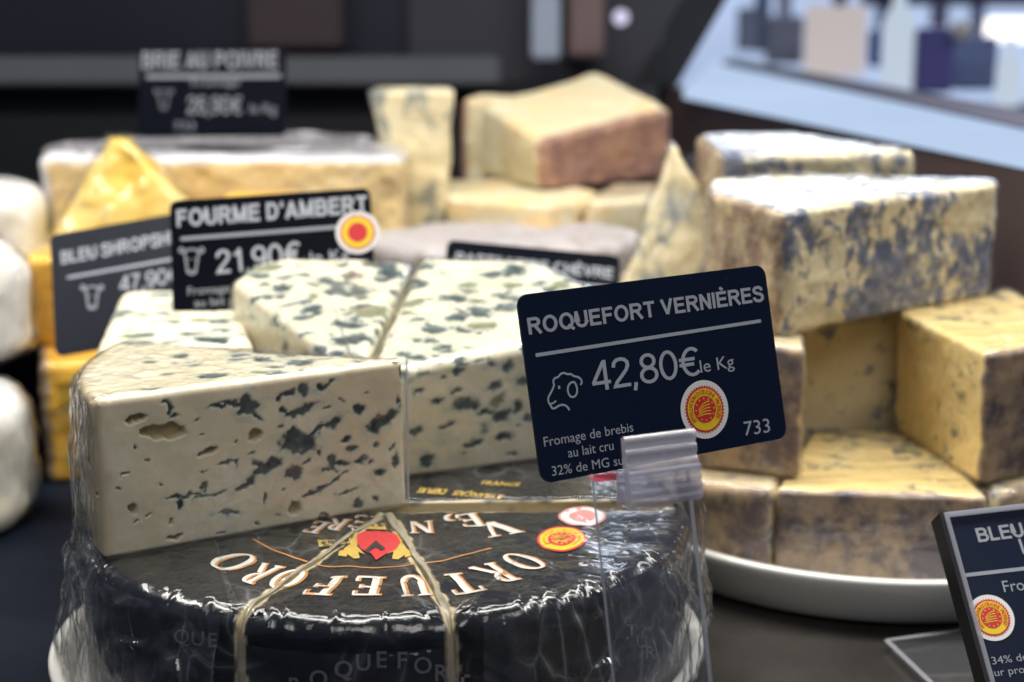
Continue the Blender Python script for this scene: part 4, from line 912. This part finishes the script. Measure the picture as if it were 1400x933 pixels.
# plain grotesque capitals and figures drawn as thick strokes
def arcp(cx, cy, rx, ry, a0, a1, n=14): return [(cx+rx*math.cos(math.radians(a0+(a1-a0)*i/n)), cy+ry*math.sin(math.radians(a0+(a1-a0)*i/n))) for i in range(n+1)]
def sans(ch, w):
    e = w/2
    if ch == 'È': p, a = sans('E', w); return p+[[(.46, 1.08), (.28, 1.25)]], a
    T = {'R': ([[(e, 0), (e, 1)], [(e, 1-e), (.42, 1-e)]+arcp(.44, .76-e/2, .26-e*.6, .24-e/2, 90, -90)+[(e, .52-e*.0)], [(.40, .50), (.74-e*.3, 0)]], .76),
     'O': ([arcp(.43, .5, .43-e, .515-e, 0, 360, 32)], .86), 'Q': ([arcp(.43, .5, .43-e, .515-e, 0, 360, 32), [(.50, .26), (.84, -.04)]], .86),
     'U': ([[(e, 1), (e, .36)]+arcp(.37, .36, .37-e, .37-e, 180, 360)+[(.74-e, .36), (.74-e, 1)]], .74),
     'E': ([[(e, 0), (e, 1)], [(e, 1-e), (.66, 1-e)], [(e, .52), (.62, .52)], [(e, e), (.68, e)]], .68), 'F': ([[(e, 0), (e, 1)], [(e, 1-e), (.63, 1-e)], [(e, .52), (.56, .52)]], .63),
     'T': ([[(0, 1-e), (.68, 1-e)], [(.34, 0), (.34, 1-e)]], .68), 'V': ([[(e*.7, 1), (.37, e*.5)], [(.37, e*.5), (.74-e*.7, 1)]], .74),
     'N': ([[(e, 0), (e, 1)], [(e*1.1, 1-e*.4), (.72-e*1.1, e*.4)], [(.72-e, 0), (.72-e, 1)]], .72), 'I': ([[(e, 0), (e, 1)]], w),
     'S': ([[(.60, .70), (.58, .83), (.47, .92), (.33, .935), (.18, .90), (.10, .80), (.10, .70), (.17, .60), (.33, .54), (.50, .48), (.60, .39), (.62, .27), (.58, .15), (.47, .08), (.33, .065), (.17, .10), (.08, .20), (.06, .32)]], .68),
     '4': ([[(.45, 0), (.45, 1)], [(.42, .95), (.05, .29), (.05, .27)], [(0, .26), (.60, .26)]], .60), '2': ([[(.06, .70), (.09, .84), (.18, .93), (.31, .955), (.44, .92), (.52, .83), (.53, .71), (.46, .56), (.30, .38), (.13, .20), (.06, e), (.08, e)], [(.03, e), (.57, e)]], .58),
     '8': ([arcp(.30, .745, .21, .21, 0, 360, 26), arcp(.30, .275, .25, .235, 0, 360, 26)], .60), '0': ([arcp(.30, .5, .25, .455, 0, 360, 30)], .60), ',': ([[(.08, .10), (.08, .02), (.03, -.17)]], .18),
     '1': ([[(.34, 0), (.34, 1)], [(.34, .92), (.24, .80), (.10, .72)]], .5), '9': ([arcp(.30, .68, .24, .27, 0, 360, 26), [(.54, .68), (.53, .40), (.45, .15), (.30, .05), (.16, .08), (.08, .22)]], .6),
     'A': ([[(e*.6, 0), (.38, 1-e*.4)], [(.38, 1-e*.4), (.76-e*.6, 0)], [(.16, .30), (.60, .30)]], .76), 'M': ([[(e, 0), (e, 1)], [(e, 1-e*.3), (.42, e*.5)], [(.42, e*.5), (.84-e, 1-e*.3)], [(.84-e, 0), (.84-e, 1)]], .84),
     'D': ([[(e, 0), (e, 1)], [(e, 1-e), (.32, 1-e)]+arcp(.34, .5, .38-e, .5-e, 90, -90)+[(e, e)]], .74), 'P': ([[(e, 0), (e, 1)], [(e, 1-e), (.40, 1-e)]+arcp(.42, .74-e/2, .26-e*.6, .26-e/2, 90, -90)+[(e, .48)]], .70),
     'B': ([[(e, 0), (e, 1)], [(e, 1-e), (.40, 1-e)]+arcp(.42, .76-e/2, .24-e*.6, .24-e/2, 90, -90)+[(e, .52)], [(.40, .52)]+arcp(.44, .26+e/2, .27-e*.6, .26-e/2, 90, -90)+[(e, e)]], .72),
     'L': ([[(e, 0), (e, 1)], [(e, e), (.60, e)]], .60), 'H': ([[(e, 0), (e, 1)], [(e, .52), (.72-e, .52)], [(.72-e, 0), (.72-e, 1)]], .72), 'C': ([arcp(.42, .5, .42-e, .51-e, 50, 310, 24)], .78),
     "'": ([[(e, 1), (e*.8, .68)]], w), '6': ([arcp(.30, .32, .24, .27, 0, 360, 26), [(.06, .32), (.07, .60), (.15, .85), (.30, .95), (.44, .92), (.52, .78)]], .6), '7': ([[(.02, 1-e), (.56, 1-e)], [(.54, .95), (.38, .66), (.26, .35), (.20, 0)]], .58),
     '€': ([arcp(.44, .5, .31, .45, 48, 312, 24), [(0, .60), (.54, .60)], [(0, .42), (.50, .42)]], .66)}
    return T[ch]
def sans_text(c, body, a, b, cap, w, acc, gap=.11, z=.00012):
    ax, ay = c.loc(*a); bx_, by_ = c.loc(*b); tx, ty = c.loc(a[0], a[1]-cap); H = math.hypot(tx-ax, ty-ay); L = math.hypot(bx_-ax, by_-ay); ux, uy = (bx_-ax)/L, (by_-ay)/L
    pos = 0; items = []
    for ch in body:
        if ch == ' ': pos += .30; continue
        g_, adv = sans(ch, w); items.append((g_, pos)); pos += adv+gap
    k = L/(pos-gap); zi = 0
    for g_, p0 in items:
        for path in g_:
            P = [Vector(q) for q in path]; n = len(P); V = []; zi += 1; zz = z+zi*1.5e-6; closed = (P[0]-P[-1]).length < 1e-4
            for i in range(n):
                t = (P[min(i+1, n-1)]-P[i]) if i < n-1 else (P[i]-P[i-1]); t0 = (P[i]-P[i-1]) if i > 0 else ((P[-1]-P[-2]) if closed else t)
                if closed and i == n-1: t = P[1]-P[0]
                t.normalize(); t0 = t0.normalized(); m = (t+t0).normalized(); q = Vector((-m.y, m.x))*(w/2/max(.5, m.dot(t)))
                for s_ in (1, -1):
                    x, y = (P[i]+q*s_); X = (p0+x)*k; Y = y*H; V.append((ax+ux*X-uy*Y, ay+uy*X+ux*Y, zz))
            acc.add(V, [(2*i, 2*i+1, 2*i+3, 2*i+2) for i in range(n-1)])
# ------------------------------------------------------------------ price signs
GS = 'black price signs on the cheese counter'
def cow(c, x, y, k, a):
    f = lambda pts: [(x+u*k, y+v*k) for u, v in pts]
    c.stroke(f([(-9, -8), (-14, -14), (-18, -9), (-12, -5), (-9, -8), (-3, -11), (4, -11), (9, -8), (14, -14), (18, -9), (12, -5), (9, -8)]), 3.5*k, a)
    c.stroke(f([(-9, -5), (-8, 6), (-6, 14), (-7, 20), (0, 24), (7, 20), (6, 14), (8, 6), (9, -5)]), 3.5*k, a); c.stroke(f([(-4, 19), (4, 19)]), 3*k, a, .000125); c.stroke(f([(-4, 2), (-4, 4)]), 4*k, a, .000125); c.stroke(f([(4, 2), (4, 4)]), 4*k, a, .000125)
# main sign
c = Card('price_sign', atD(706, 404, .4795), atD(1045, 362, .524), atD(737, 663, .4795), M['card'], 'large sharp navy price sign reading ROQUEFORT VERNIÈRES 42,80€, held by the clear stand', GS)
a = Acc(); sans_text(c, 'ROQUEFORT VERNIÈRES', (723, 458), (1044, 412), 23, .185, a, .10); a.build('title_lettering', M['print'], c.root)
a = Acc(); c.bar((732, 486), (1040, 439), 5, a); a.build('divider_line', M['print'], c.root)
a = Acc(); sans_text(c, '42,80€', (811, 536), (957, 513), 41, .115, a, .07); a.build('price_lettering', M['print'], c.root)
a = Acc(); c.text('le Kg', (958, 510), (1004, 502), 17, a, 0); a.build('unit_lettering', M['print'], c.root)
a = Acc(); c.text('733', (1018, 596), (1053, 591), 19, a, 0); a.build('number_lettering', M['print'], c.root)
a = Acc(); c.text('Fromage de brebis', (744, 611), (866, 590), 13, a, 0); c.text('au lait cru', (777, 626), (839, 615), 13, a, 0); c.text('32% de MG sur produit fini', (755, 651), (935, 622), 13, a, 0); a.build('small_lettering', M['print'], c.root)
# sheep's head drawn in line: muzzle, wool, ear, eye
a = Acc()
S4 = lambda pts: [(680+x/2.745, 340+y/2.745) for x, y in pts]
c.stroke(S4([(212, 512), (208, 498), (214, 486), (228, 483), (236, 470), (252, 466), (262, 473), (276, 470), (286, 480), (300, 481), (313, 490), (317, 502), (311, 512)]), 2.6, a)
c.stroke(S4([(212, 512), (206, 530), (196, 548), (189, 563), (191, 578), (200, 590), (204, 601), (216, 600), (232, 588), (250, 586), (262, 594), (270, 607)]), 2.6, a); c.stroke(S4([(197, 584), (208, 581), (220, 572)]), 2.2, a, .000125)
c.stroke(S4([(288, 500), (272, 504), (262, 522), (266, 548), (280, 560), (295, 552), (300, 532), (294, 510)]), 2.6, a, .000125, True)
c.stroke(S4([(227, 521), (235, 521)]), 4.2, a); a.build('sheep_icon', M['print'], c.root)
c.seal(963, 560, 40)
main = c
# second sign
c = Card('price_sign', atD(232, 275, .71), atD(506, 257, .71), atD(253, 449, .70), M['card2'], 'black price sign reading FOURME D\'AMBERT with an orange seal, behind the cut blue-veined wedges', GS)
a = Acc(); sans_text(c, "FOURME D'AMBERT", (242, 311), (503, 291), 24, 0.2, a, .10); a.build('title_lettering', M['print'], c.root)
a = Acc(); c.bar((247, 327), (470, 310), 5, a); a.build('divider_line', M['print_dim'], c.root)
a = Acc(); sans_text(c, '21,90€', (297, 375), (412, 362), 32, .14, a, .08); c.text('le Kg', (425, 360), (478, 355), 15, a); a.build('price_lettering', M['print'], c.root)
a = Acc(); c.text('Fromage de vache', (257, 404), (378, 394), 11, a); c.text('au lait pasteurisé', (266, 420), (385, 410), 11, a); c.text('28% de MG sur produit', (268, 437), (400, 425), 11, a); a.build('small_lettering', M['print_dim'], c.root)
a = Acc(); cow(c, 262, 352, 1.0, a); a.build('cow_icon', M['print_dim'], c.root)
c.seal(489, 318, 29, detail=False)
o = link('holder', boxmesh(c.w/2, -c.h-.004, -.0045, .022, .016, .006, .001), M['frost'], c.root)
# tilted black sign, glare haze painted into its card colour
c = Card('price_sign', atD(68, 322, .76), atD(240, 292, .76), atD(120, 480, .735), M['card3'], 'tilted black price sign with painted haze, reading BLEU SHROPSHIRE, left of the orange-sealed sign', GS)
# it continues to the right behind the other sign
a = Acc(); sans_text(c, "BLEU SHROPSHIRE", (84, 362), (262, 329), 18, 0.19, a, .10); a.build('title_lettering', M['print_dim'], c.root)
a = Acc(); c.bar((92, 380), (250, 352), 4, a); a.build('divider_line', M['print_dim'], c.root)
a = Acc(); sans_text(c, '47,90€', (164, 400), (246, 386), 22, .14, a, .08); a.build('price_lettering', M['print_dim'], c.root)
a = Acc(); cow(c, 126, 402, .9, a); a.build('cow_icon', M['print_dim'], c.root)
# goat cheese sign
c = Card('price_sign', atD(612, 328, .79), atD(848, 350, .79), atD(616, 470, .77), M['card2'], 'black price sign reading PASTILLE DE CHÈVRE, behind the two veined wedges', GS)
a = Acc(); sans_text(c, "PASTILLE DE CHÈVRE", (622, 360), (838, 382), 15, 0.19, a, .10); a.build('title_lettering', M['print_dim'], c.root)
a = Acc(); c.bar((624, 372), (838, 394), 4, a); a.build('divider_line', M['print_dim'], c.root)
# brie sign
c = Card('price_sign', atD(190, 68, .984), atD(391, 66, .984), atD(199, 188, .98), M['card2'], 'blurred black price sign reading BRIE AU POIVRE, standing on the half wheel at the back', GS)
a = Acc(); sans_text(c, "BRIE AU POIVRE", (194, 95), (380, 94), 24, 0.2, a, .10); a.build('title_lettering', M['print_faint'], c.root)
a = Acc(); c.bar((200, 105), (384, 104), 6, a); a.build('divider_line', M['print_faint'], c.root)
a = Acc(); sans_text(c, '26,90€', (256, 156), (330, 156), 24, .14, a, .08); c.text('le Kg', (342, 155), (378, 155), 13, a); a.build('price_lettering', M['print_faint'], c.root)
a = Acc(); c.text('Fromage', (262, 118), (328, 117), 10, a); c.text('733', (238, 178), (266, 178), 11, a); a.build('small_lettering', M['print_faint'], c.root)
a = Acc(); cow(c, 224, 132, .75, a); a.build('cow_icon', M['print_faint'], c.root)
# dark sign sliver behind the triangular slice
c = Card('price_sign', atD(934, 212, .98), atD(1090, 196, .98), atD(940, 262, .97), M['card2'], 'blurred black sign mostly hidden behind the triangular slice and the right stack', GS)
# bottom right sign
c = Card('price_sign', atD(1292, 706, .535), atD(1560, 676, .545), atD(1330, 945, .51), M['card'], 'navy price sign at the bottom right corner, its title beginning BLEU, in a clear holder', GS)
a = Acc(); sans_text(c, "BLEU D", (1338, 742), (1425, 731), 19, 0.18, a, .10); c.text('L', (1398, 757), (1410, 755), 19, a, .02); a.build('title_lettering', M['print_dim'], c.root)
a = Acc(); c.bar((1318, 787), (1540, 762), 5, a); a.build('divider_line', M['print_dim'], c.root)
a = Acc(); c.text('Fromage', (1373, 810), (1448, 802), 15, a); c.text('34% de MG', (1357, 909), (1436, 899), 10, a); c.text('sur produit fini', (1354, 926), (1450, 914), 10, a); a.build('small_lettering', M['print_dim'], c.root)
c.seal(1355, 845, 31)
# clear sleeve frame round the card
w, h = c.w, c.h; fr = Acc()
def fbar(x0, y0, x1, y1, z0, z1):
    b = [(x0, y0, z0), (x1, y0, z0), (x1, y1, z0), (x0, y1, z0), (x0, y0, z1), (x1, y0, z1), (x1, y1, z1), (x0, y1, z1)]
    fr.add(b, [(0, 1, 2, 3), (7, 6, 5, 4), (0, 4, 5, 1), (1, 5, 6, 2), (2, 6, 7, 3), (3, 7, 4, 0)])
fbar(-.0004, -h, .0009, .0008, .0004, .0012); fbar(.0009, -.0007, w, .0008, .0004, .0012)
fr.build('clear_frame', M['clear_edge'], c.root)
fr = Acc(); fbar(-.0017, -h, -.0003, .0012, -.008, .0003); fr.build('holder_side', plain('black_plastic', (.006, .006, .008), .35), c.root)
fr = Acc(); fbar(0, .0, w, .0012, -.008, .0003); fr.build('holder_top', M['frost'], c.root)
br = c
P1, P2 = atZ(1212, 876, .003), atZ(1300, 960, .003)
pts = [(P1.x, P1.y), (P2.x, P2.y), (P2.x+.06, P2.y+.01), (P1.x+.09, P1.y+.03)]
V = [(x, y, z) for z in (.0006, .003) for x, y in pts]
V = np.array(V)
def worldchild(name, V, F, mat, root):
    me = mesh_np(name, V, F, False); o = link(name, me, mat); o.parent = root; o.matrix_parent_inverse = root.matrix_world.inverted(); return o
worldchild('holder_base', V, [(0, 3, 2, 1), (4, 5, 6, 7), (0, 1, 5, 4), (1, 2, 6, 5), (2, 3, 7, 6), (3, 0, 4, 7)], M['clear'], br.root)
E_ = Acc()
for (i, j) in ((0, 1), (0, 3)):
    A = Vector(pts[i]); B = Vector(pts[j]); n = (B-A).normalized(); n = Vector((-n.y, n.x))*.0011
    E_.add([(*(A-n), .0032), (*(B-n), .0032), (*(B+n), .0032), (*(A+n), .0032)], [(0, 1, 2, 3)])
worldchild('holder_base_edge', E_.V, E_.F, M['clear_edge'], br.root)
# ------------------------------------------------------------------ clear stand that carries the main sign
st = empty('sign_stand', tuple(atZ(880, 1010, .0))); tag(st, 'clear acrylic stand with a frosted ridged clip, in front of the foil-wrapped wheel', 'sign stand')
bpy.context.view_layer.update()
dp = .452
TL_, TR_ = atD(808, 652, dp), atD(938, 640, dp); BL_, BR_ = atD(843, 985, dp-.012), atD(975, 985, dp-.012)
fw = Vector((0, .0018, 0))
V = [TL_, TR_, BR_, BL_, TL_+fw, TR_+fw, BR_+fw, BL_+fw]; BX = [(0, 3, 2, 1), (4, 5, 6, 7), (0, 1, 5, 4), (1, 2, 6, 5), (2, 3, 7, 6), (3, 0, 4, 7)]
worldchild('post', [tuple(v) for v in V], BX, M['clear'], st)
def edge_strip(a, b, w, name='post_edge'):
    d = Vector((w, 0, 0)); n = Vector((0, -.0002, 0)); f2 = Vector((0, .0020, 0))
    V = [a+n, a+n+d, b+n+d, b+n, a+f2, a+f2+d, b+f2+d, b+f2]; worldchild(name, [tuple(v) for v in V], BX, M['clear_edge'], st)
edge_strip(TL_, BL_, .0006); edge_strip(TR_, BR_, .0009); 
# clip: body and jaw with horizontal ridges, built in the frame of the sign face
Xc = (atD(948, 584, .46)-atD(852, 596, .452)); wc = Xc.length; Xc.normalize()
def ridged(a, length_dir, down, w, h, n, depth, name, mat):
    """block whose front carries n horizontal rounded ridges"""
    N = length_dir.cross(down).normalized()
    if N.dot(Vector((0, 0, CZ))-a) < 0: N = -N
    V = []; F = []; steps = n*6
    prof = []
    for i in range(steps+1):
        t = i/steps; k = (t*n) % 1; prof.append((t*h, depth*(.55+.45*abs(math.sin(math.pi*k)))))
    for t, d in prof:
        for x in (0, w): V.append(a+length_dir*x+down*t+N*d)
    m = len(V)
    for t, d in prof:
        for x in (0, w): V.append(a+length_dir*x+down*t-N*.0006)
    for i in range(steps):
        F += [(2*i, 2*i+1, 2*i+3, 2*i+2), (m+2*i, m+2*i+2, m+2*i+3, m+2*i+1), (2*i, 2*i+2, m+2*i+2, m+2*i), (2*i+1, m+2*i+1, m+2*i+3, 2*i+3)]
    F += [(0, m, m+1, 1), (2*steps, 2*steps+1, m+2*steps+1, m+2*steps)]
    worldchild(name, [tuple(v) for v in V], F, mat, st)
dn = (atD(857, 696, .447)-atD(850, 597, .452)).normalized()
ridged(atD(850, 599, .4505), Xc, dn, wc, (atD(855, 652, .45)-atD(850, 597, .452)).length, 3, .0022, 'clip_jaw', M['frost'])
ridged(atD(855, 647, .4475), Xc, dn, wc, (atD(858, 697, .448)-atD(855, 647, .45)).length, 4, .0030, 'clip_body', M['frost'])
ridged(atD(843, 646, .454), Xc, dn, .004, (atD(850, 690, .448)-atD(845, 646, .45)).length, 1, .002, 'clip_hook', M['frost'])
rb2 = [atD(804, 651, .4565), atD(846, 646, .458), atD(844, 657, .4575), atD(816, 659, .456)]; rb2 += [p+Vector((0, .0006, 0)) for p in rb2]
worldchild('red_tab', [tuple(v) for v in rb2], BX, plain('red_tab', (.62, .02, .05), .4), st)
fz = atZ(880, 1010, 0); worldchild('foot', [(x, y, z) for z in (.0006, .003) for x, y in ((BL_.x-.004, BL_.y-.02), (BR_.x+.01, BR_.y-.02), (BR_.x+.01, BR_.y+.012), (BL_.x-.004, BL_.y+.012))], [(0, 3, 2, 1), (4, 5, 6, 7), (0, 1, 5, 4), (1, 2, 6, 5), (2, 3, 7, 6), (3, 0, 4, 7)], M['clear'], st)
# post down to the foot
pb = [BL_, BR_, BR_+fw, BL_+fw]; pz = [Vector((p.x, p.y, .003)) for p in pb]
worldchild('post_foot', [tuple(p) for p in pz+pb], [(0, 3, 2, 1), (4, 5, 6, 7), (0, 1, 5, 4), (1, 2, 6, 5), (2, 3, 7, 6), (3, 0, 4, 7)], M['clear'], st)
# ------------------------------------------------------------------ case back: rail, strut, ledge and the shop beyond
def lbox(name, cx, cy, cz, sx, sy, sz, mat, label=None, cat=None, kind=None, bev=.002, rot=0, group=None):
    o = link(name, boxmesh(0, 0, 0, sx, sy, sz, bev), mat, None, (cx, cy, cz)); o.rotation_euler.z = rot; tag(o, label, cat, group, kind); return o
a_, b_ = atY(0, 78, 1.5), atY(0, 114, 1.5); xr = atY(684, 90, 1.5).x
lbox('rail', (xr-.9)/2, 1.505, (a_.z+b_.z)/2, xr+.9, .05, a_.z-b_.z, M['rail'], 'blurred grey metal rail across the dark back of the case', 'rail')
P = [atY(px, py, 1.42) for px, py in ((1000, -12), (945, -12), (868, 118), (925, 118))]; dpt = Vector((.0, .03, 0))
me = mesh_np('strut', [tuple(p) for p in P]+[tuple(p+dpt) for p in P], [(0, 3, 2, 1), (4, 5, 6, 7), (0, 1, 5, 4), (1, 2, 6, 5), (2, 3, 7, 6), (3, 0, 4, 7)], False)
o = link('frame_strut', me, plain('black_frame', (.006, .007, .010), .4)); tag(o, 'slanting black frame strut at the upper right of the display case', 'frame')
# dark panel and pale uprights seen left of the strut
def flatbox(name, x0, x1, y0, y1, Y, mat, label, cat, dep=.02, group=None, kind=None, bev=.003):
    p, q = atY(x0, y0, Y), atY(x1, y1, Y)
    return lbox(name, (p.x+q.x)/2, Y+dep/2, (p.z+q.z)/2, abs(q.x-p.x), dep, abs(p.z-q.z), mat, label, cat, kind, min(bev, abs(q.x-p.x)*.2), 0, group)
def polyslab(name, pix, Y, dep, mat):
    P = [atY(x, y, Y) for x, y in pix]; n = len(P); V = [tuple(p) for p in P]+[(p.x, p.y+dep, p.z) for p in P]
    F = [tuple(range(n)), tuple(range(2*n-1, n-1, -1))]+[(i, n+i, n+(i+1) % n, (i+1) % n) for i in range(n)]
    o = link(name, mesh_np(name, V, F, False), mat); tag(o, kind='structure'); return o
polyslab('side_panel', [(560, -60), (1010, -60), (985, 0), (905, 112), (905, 330), (560, 330)], 1.62, .02, plain('slate_panel', (.035, .036, .048), .5, .3, 4))
flatbox('rosy_reflection', 335, 470, -60, 66, 1.60, plain('dark_rosy_reflection', (.042, .026, .034), .5, .3, 5), None, None, .03, None, 'structure')  # rosy reflection on the dark wall, painted as a tinted box
flatbox('upright', 727, 766, -60, 82, 1.56, plain('pale_blue_metal', (.42, .48, .60), .3, .2, 10), 'pale bluish-white upright at the back beside the big block', 'upright')
flatbox('upright', 778, 826, -60, 78, 1.58, plain('rosy_brown_panel', (.20, .13, .13), .5, .2, 10), 'rosy brown upright right of the pale bluish one', 'upright')
bmm = bmesh.new(); bmesh.ops.create_uvsphere(bmm, u_segments=24, v_segments=16, radius=.007); me = bpy.data.meshes.new('lamp'); bmm.to_mesh(me); bmm.free()
o = link('small_lamp', me, emit('lamp_glow', (.80, .76, 1), 1.0), None, tuple(atY(849, 24, 1.53))); tag(o, 'small glowing round lamp at the top, right of the rosy upright', 'lamp')
bb = [atZ(900, 116, .150), atZ(1440, 228, .150)]
V = [(bb[0].x, bb[0].y, 0), (bb[1].x, bb[1].y, 0), (bb[1].x, bb[1].y, .150), (bb[0].x, bb[0].y, .150)]
me = mesh_np('board', V+[(x+.01, y+.02, z) for x, y, z in V], [(0, 1, 2, 3), (7, 6, 5, 4), (0, 4, 5, 1), (1, 5, 6, 2), (2, 6, 7, 3), (3, 7, 4, 0)], False)
o = link('brown_side_board', me, plain('dark_brown_board', (.075, .050, .050), .5, .35, 8)); tag(o, kind='structure')
# white case ledge running back from right to left, its brightness painted as glow
PA, PB = atZ(930, 128, .15), atZ(1400, 214, .15); PA = Vector((.205, 1.42, .150)); PB = Vector((.300, .98, .150))
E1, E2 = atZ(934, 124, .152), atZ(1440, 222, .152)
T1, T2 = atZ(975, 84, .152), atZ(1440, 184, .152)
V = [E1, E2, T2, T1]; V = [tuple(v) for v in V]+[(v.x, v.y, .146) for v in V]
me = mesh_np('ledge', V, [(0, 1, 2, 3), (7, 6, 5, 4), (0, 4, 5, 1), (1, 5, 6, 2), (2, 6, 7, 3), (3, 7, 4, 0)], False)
o = link('glowing_ledge', me, emit('ledge_glow', (.58, .74, 1.0), 1.05, .25)); tag(o, 'long bluish-white case ledge with painted glow, slanting across the upper right', 'light strip')
K1, K2, K3, K4 = atZ(988, 86, .154), atZ(1440, 181, .154), atZ(1440, 158, .154), atZ(1000, 80, .154)
V = [tuple(v) for v in (K1, K2, K3, K4)]+[(v.x, v.y, .150) for v in (K1, K2, K3, K4)]
me = mesh_np('far_ledge', V, [(0, 1, 2, 3), (7, 6, 5, 4), (0, 4, 5, 1), (1, 5, 6, 2), (2, 6, 7, 3), (3, 7, 4, 0)], False)
o = link('far_counter', me, plain('grey_ledge', (.10, .10, .14), .8, .2, 10, Specular_IOR_Level=.02)); tag(o, kind='structure')
# shop window glowing behind
x0, x1 = atY(905, 0, 3.4).x, 2.6
o = lbox('shop_window', (x0+x1)/2, 3.4, .42, x1-x0, .02, .84, emit('window_glow', (.56, .70, 1.0), 1.2, .5), 'bright blurred shop window filling the upper right background', 'window')
lb_ = lambda n, a, b, c, d, Y, m, l, ct, **k: flatbox(n, a, b, c, d, Y, m, l, ct, **k)
lb_('poster_board', 1105, 1182, 8, 104, 2.3, emit('beige_glow', (.90, .80, .80), .75, .3), 'pale pinkish display board with painted glow behind the far counter', 'display board')  # board is no lamp; its brightness is painted as emission
lb_('display_box', 1192, 1222, 40, 92, 2.1, plain('blue_carton', (.06, .16, .55), .4), 'bright blue box on the far counter left of the tall white bottle', 'box')
lb_('display_box', 1256, 1302, 38, 128, 1.9, plain('navy_carton', (.10, .10, .34), .4, .2, 10), 'dark navy-purple box on the far counter right of the white bottle', 'box')
lb_('display_box', 1308, 1362, 50, 124, 2.0, plain('denim_carton', (.20, .27, .52), .4, .2, 10), 'denim blue box on the far counter beside the round pale knob', 'box')
lb_('display_box', 1050, 1098, 22, 88, 2.5, plain('greyblue_carton', (.36, .40, .58), .4, .3, 10), 'grey-blue box at the left end of the far counter', 'box')
for k, (a, b, c_, d, Y, col, nme) in enumerate([(1010, 1034, 10, 70, 2.7, (.50, .56, .72), 'pale blue'), (1034, 1052, -10, 72, 2.9, (.25, .30, .48), 'slate blue'), (1066, 1082, -30, 30, 3.0, (.55, .50, .62), 'lilac grey'), (1142, 1160, -40, 8, 2.8, (.18, .20, .45), 'deep blue'), (1202, 1218, -20, 40, 2.6, (.30, .42, .70), 'sky blue'), (1276, 1296, -10, 38, 2.7, (.60, .55, .66), 'mauve'), (1330, 1346, 4, 50, 2.9, (.34, .40, .60), 'steel blue')]):
    lb_('hanging_banner', a, b, c_, d, Y, plain('banner_cloth', col, .6, .2, 10), 'narrow %s upright strip in the blurred shop window background' % nme, 'banner')
lb_('ceiling_shade', 1180, 1460, -14, 8, 2.6, plain('dark_shade', (.10, .10, .22), .5), 'dark bluish shade along the top of the shop window', 'shade')
lb_('lamp_tube', 1352, 1440, 25, 58, 2.2, emit('tube_glow', (1, .96, .92), 2.2), 'very bright white lamp tube at the top right corner', 'lamp')
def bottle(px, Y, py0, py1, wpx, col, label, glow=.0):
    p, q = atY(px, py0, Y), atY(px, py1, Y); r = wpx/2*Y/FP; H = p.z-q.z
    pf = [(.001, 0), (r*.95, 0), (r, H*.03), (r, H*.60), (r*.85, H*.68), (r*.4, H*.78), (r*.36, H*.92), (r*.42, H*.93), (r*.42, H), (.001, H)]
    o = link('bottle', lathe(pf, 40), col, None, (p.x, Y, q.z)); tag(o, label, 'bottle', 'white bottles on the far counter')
wb = emit('bottle_glow', (.72, .84, 1), .95, .35)  # bottles are no lamps; light on them is painted as glow
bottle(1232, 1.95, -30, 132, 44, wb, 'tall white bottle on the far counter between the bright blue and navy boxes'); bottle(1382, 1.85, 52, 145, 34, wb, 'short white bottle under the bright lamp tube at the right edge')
bm = bmesh.new(); bmesh.ops.create_uvsphere(bm, u_segments=24, v_segments=16, radius=.012); me = bpy.data.meshes.new('knob'); bm.to_mesh(me); bm.free()
o = link('round_knob', me, plain('pale_knob', (.6, .6, .62), .3), None, tuple(atY(1314, 42, 1.88))); tag(o, 'round pale knob just above the denim blue box', 'knob')
bpy.context.view_layer.update()
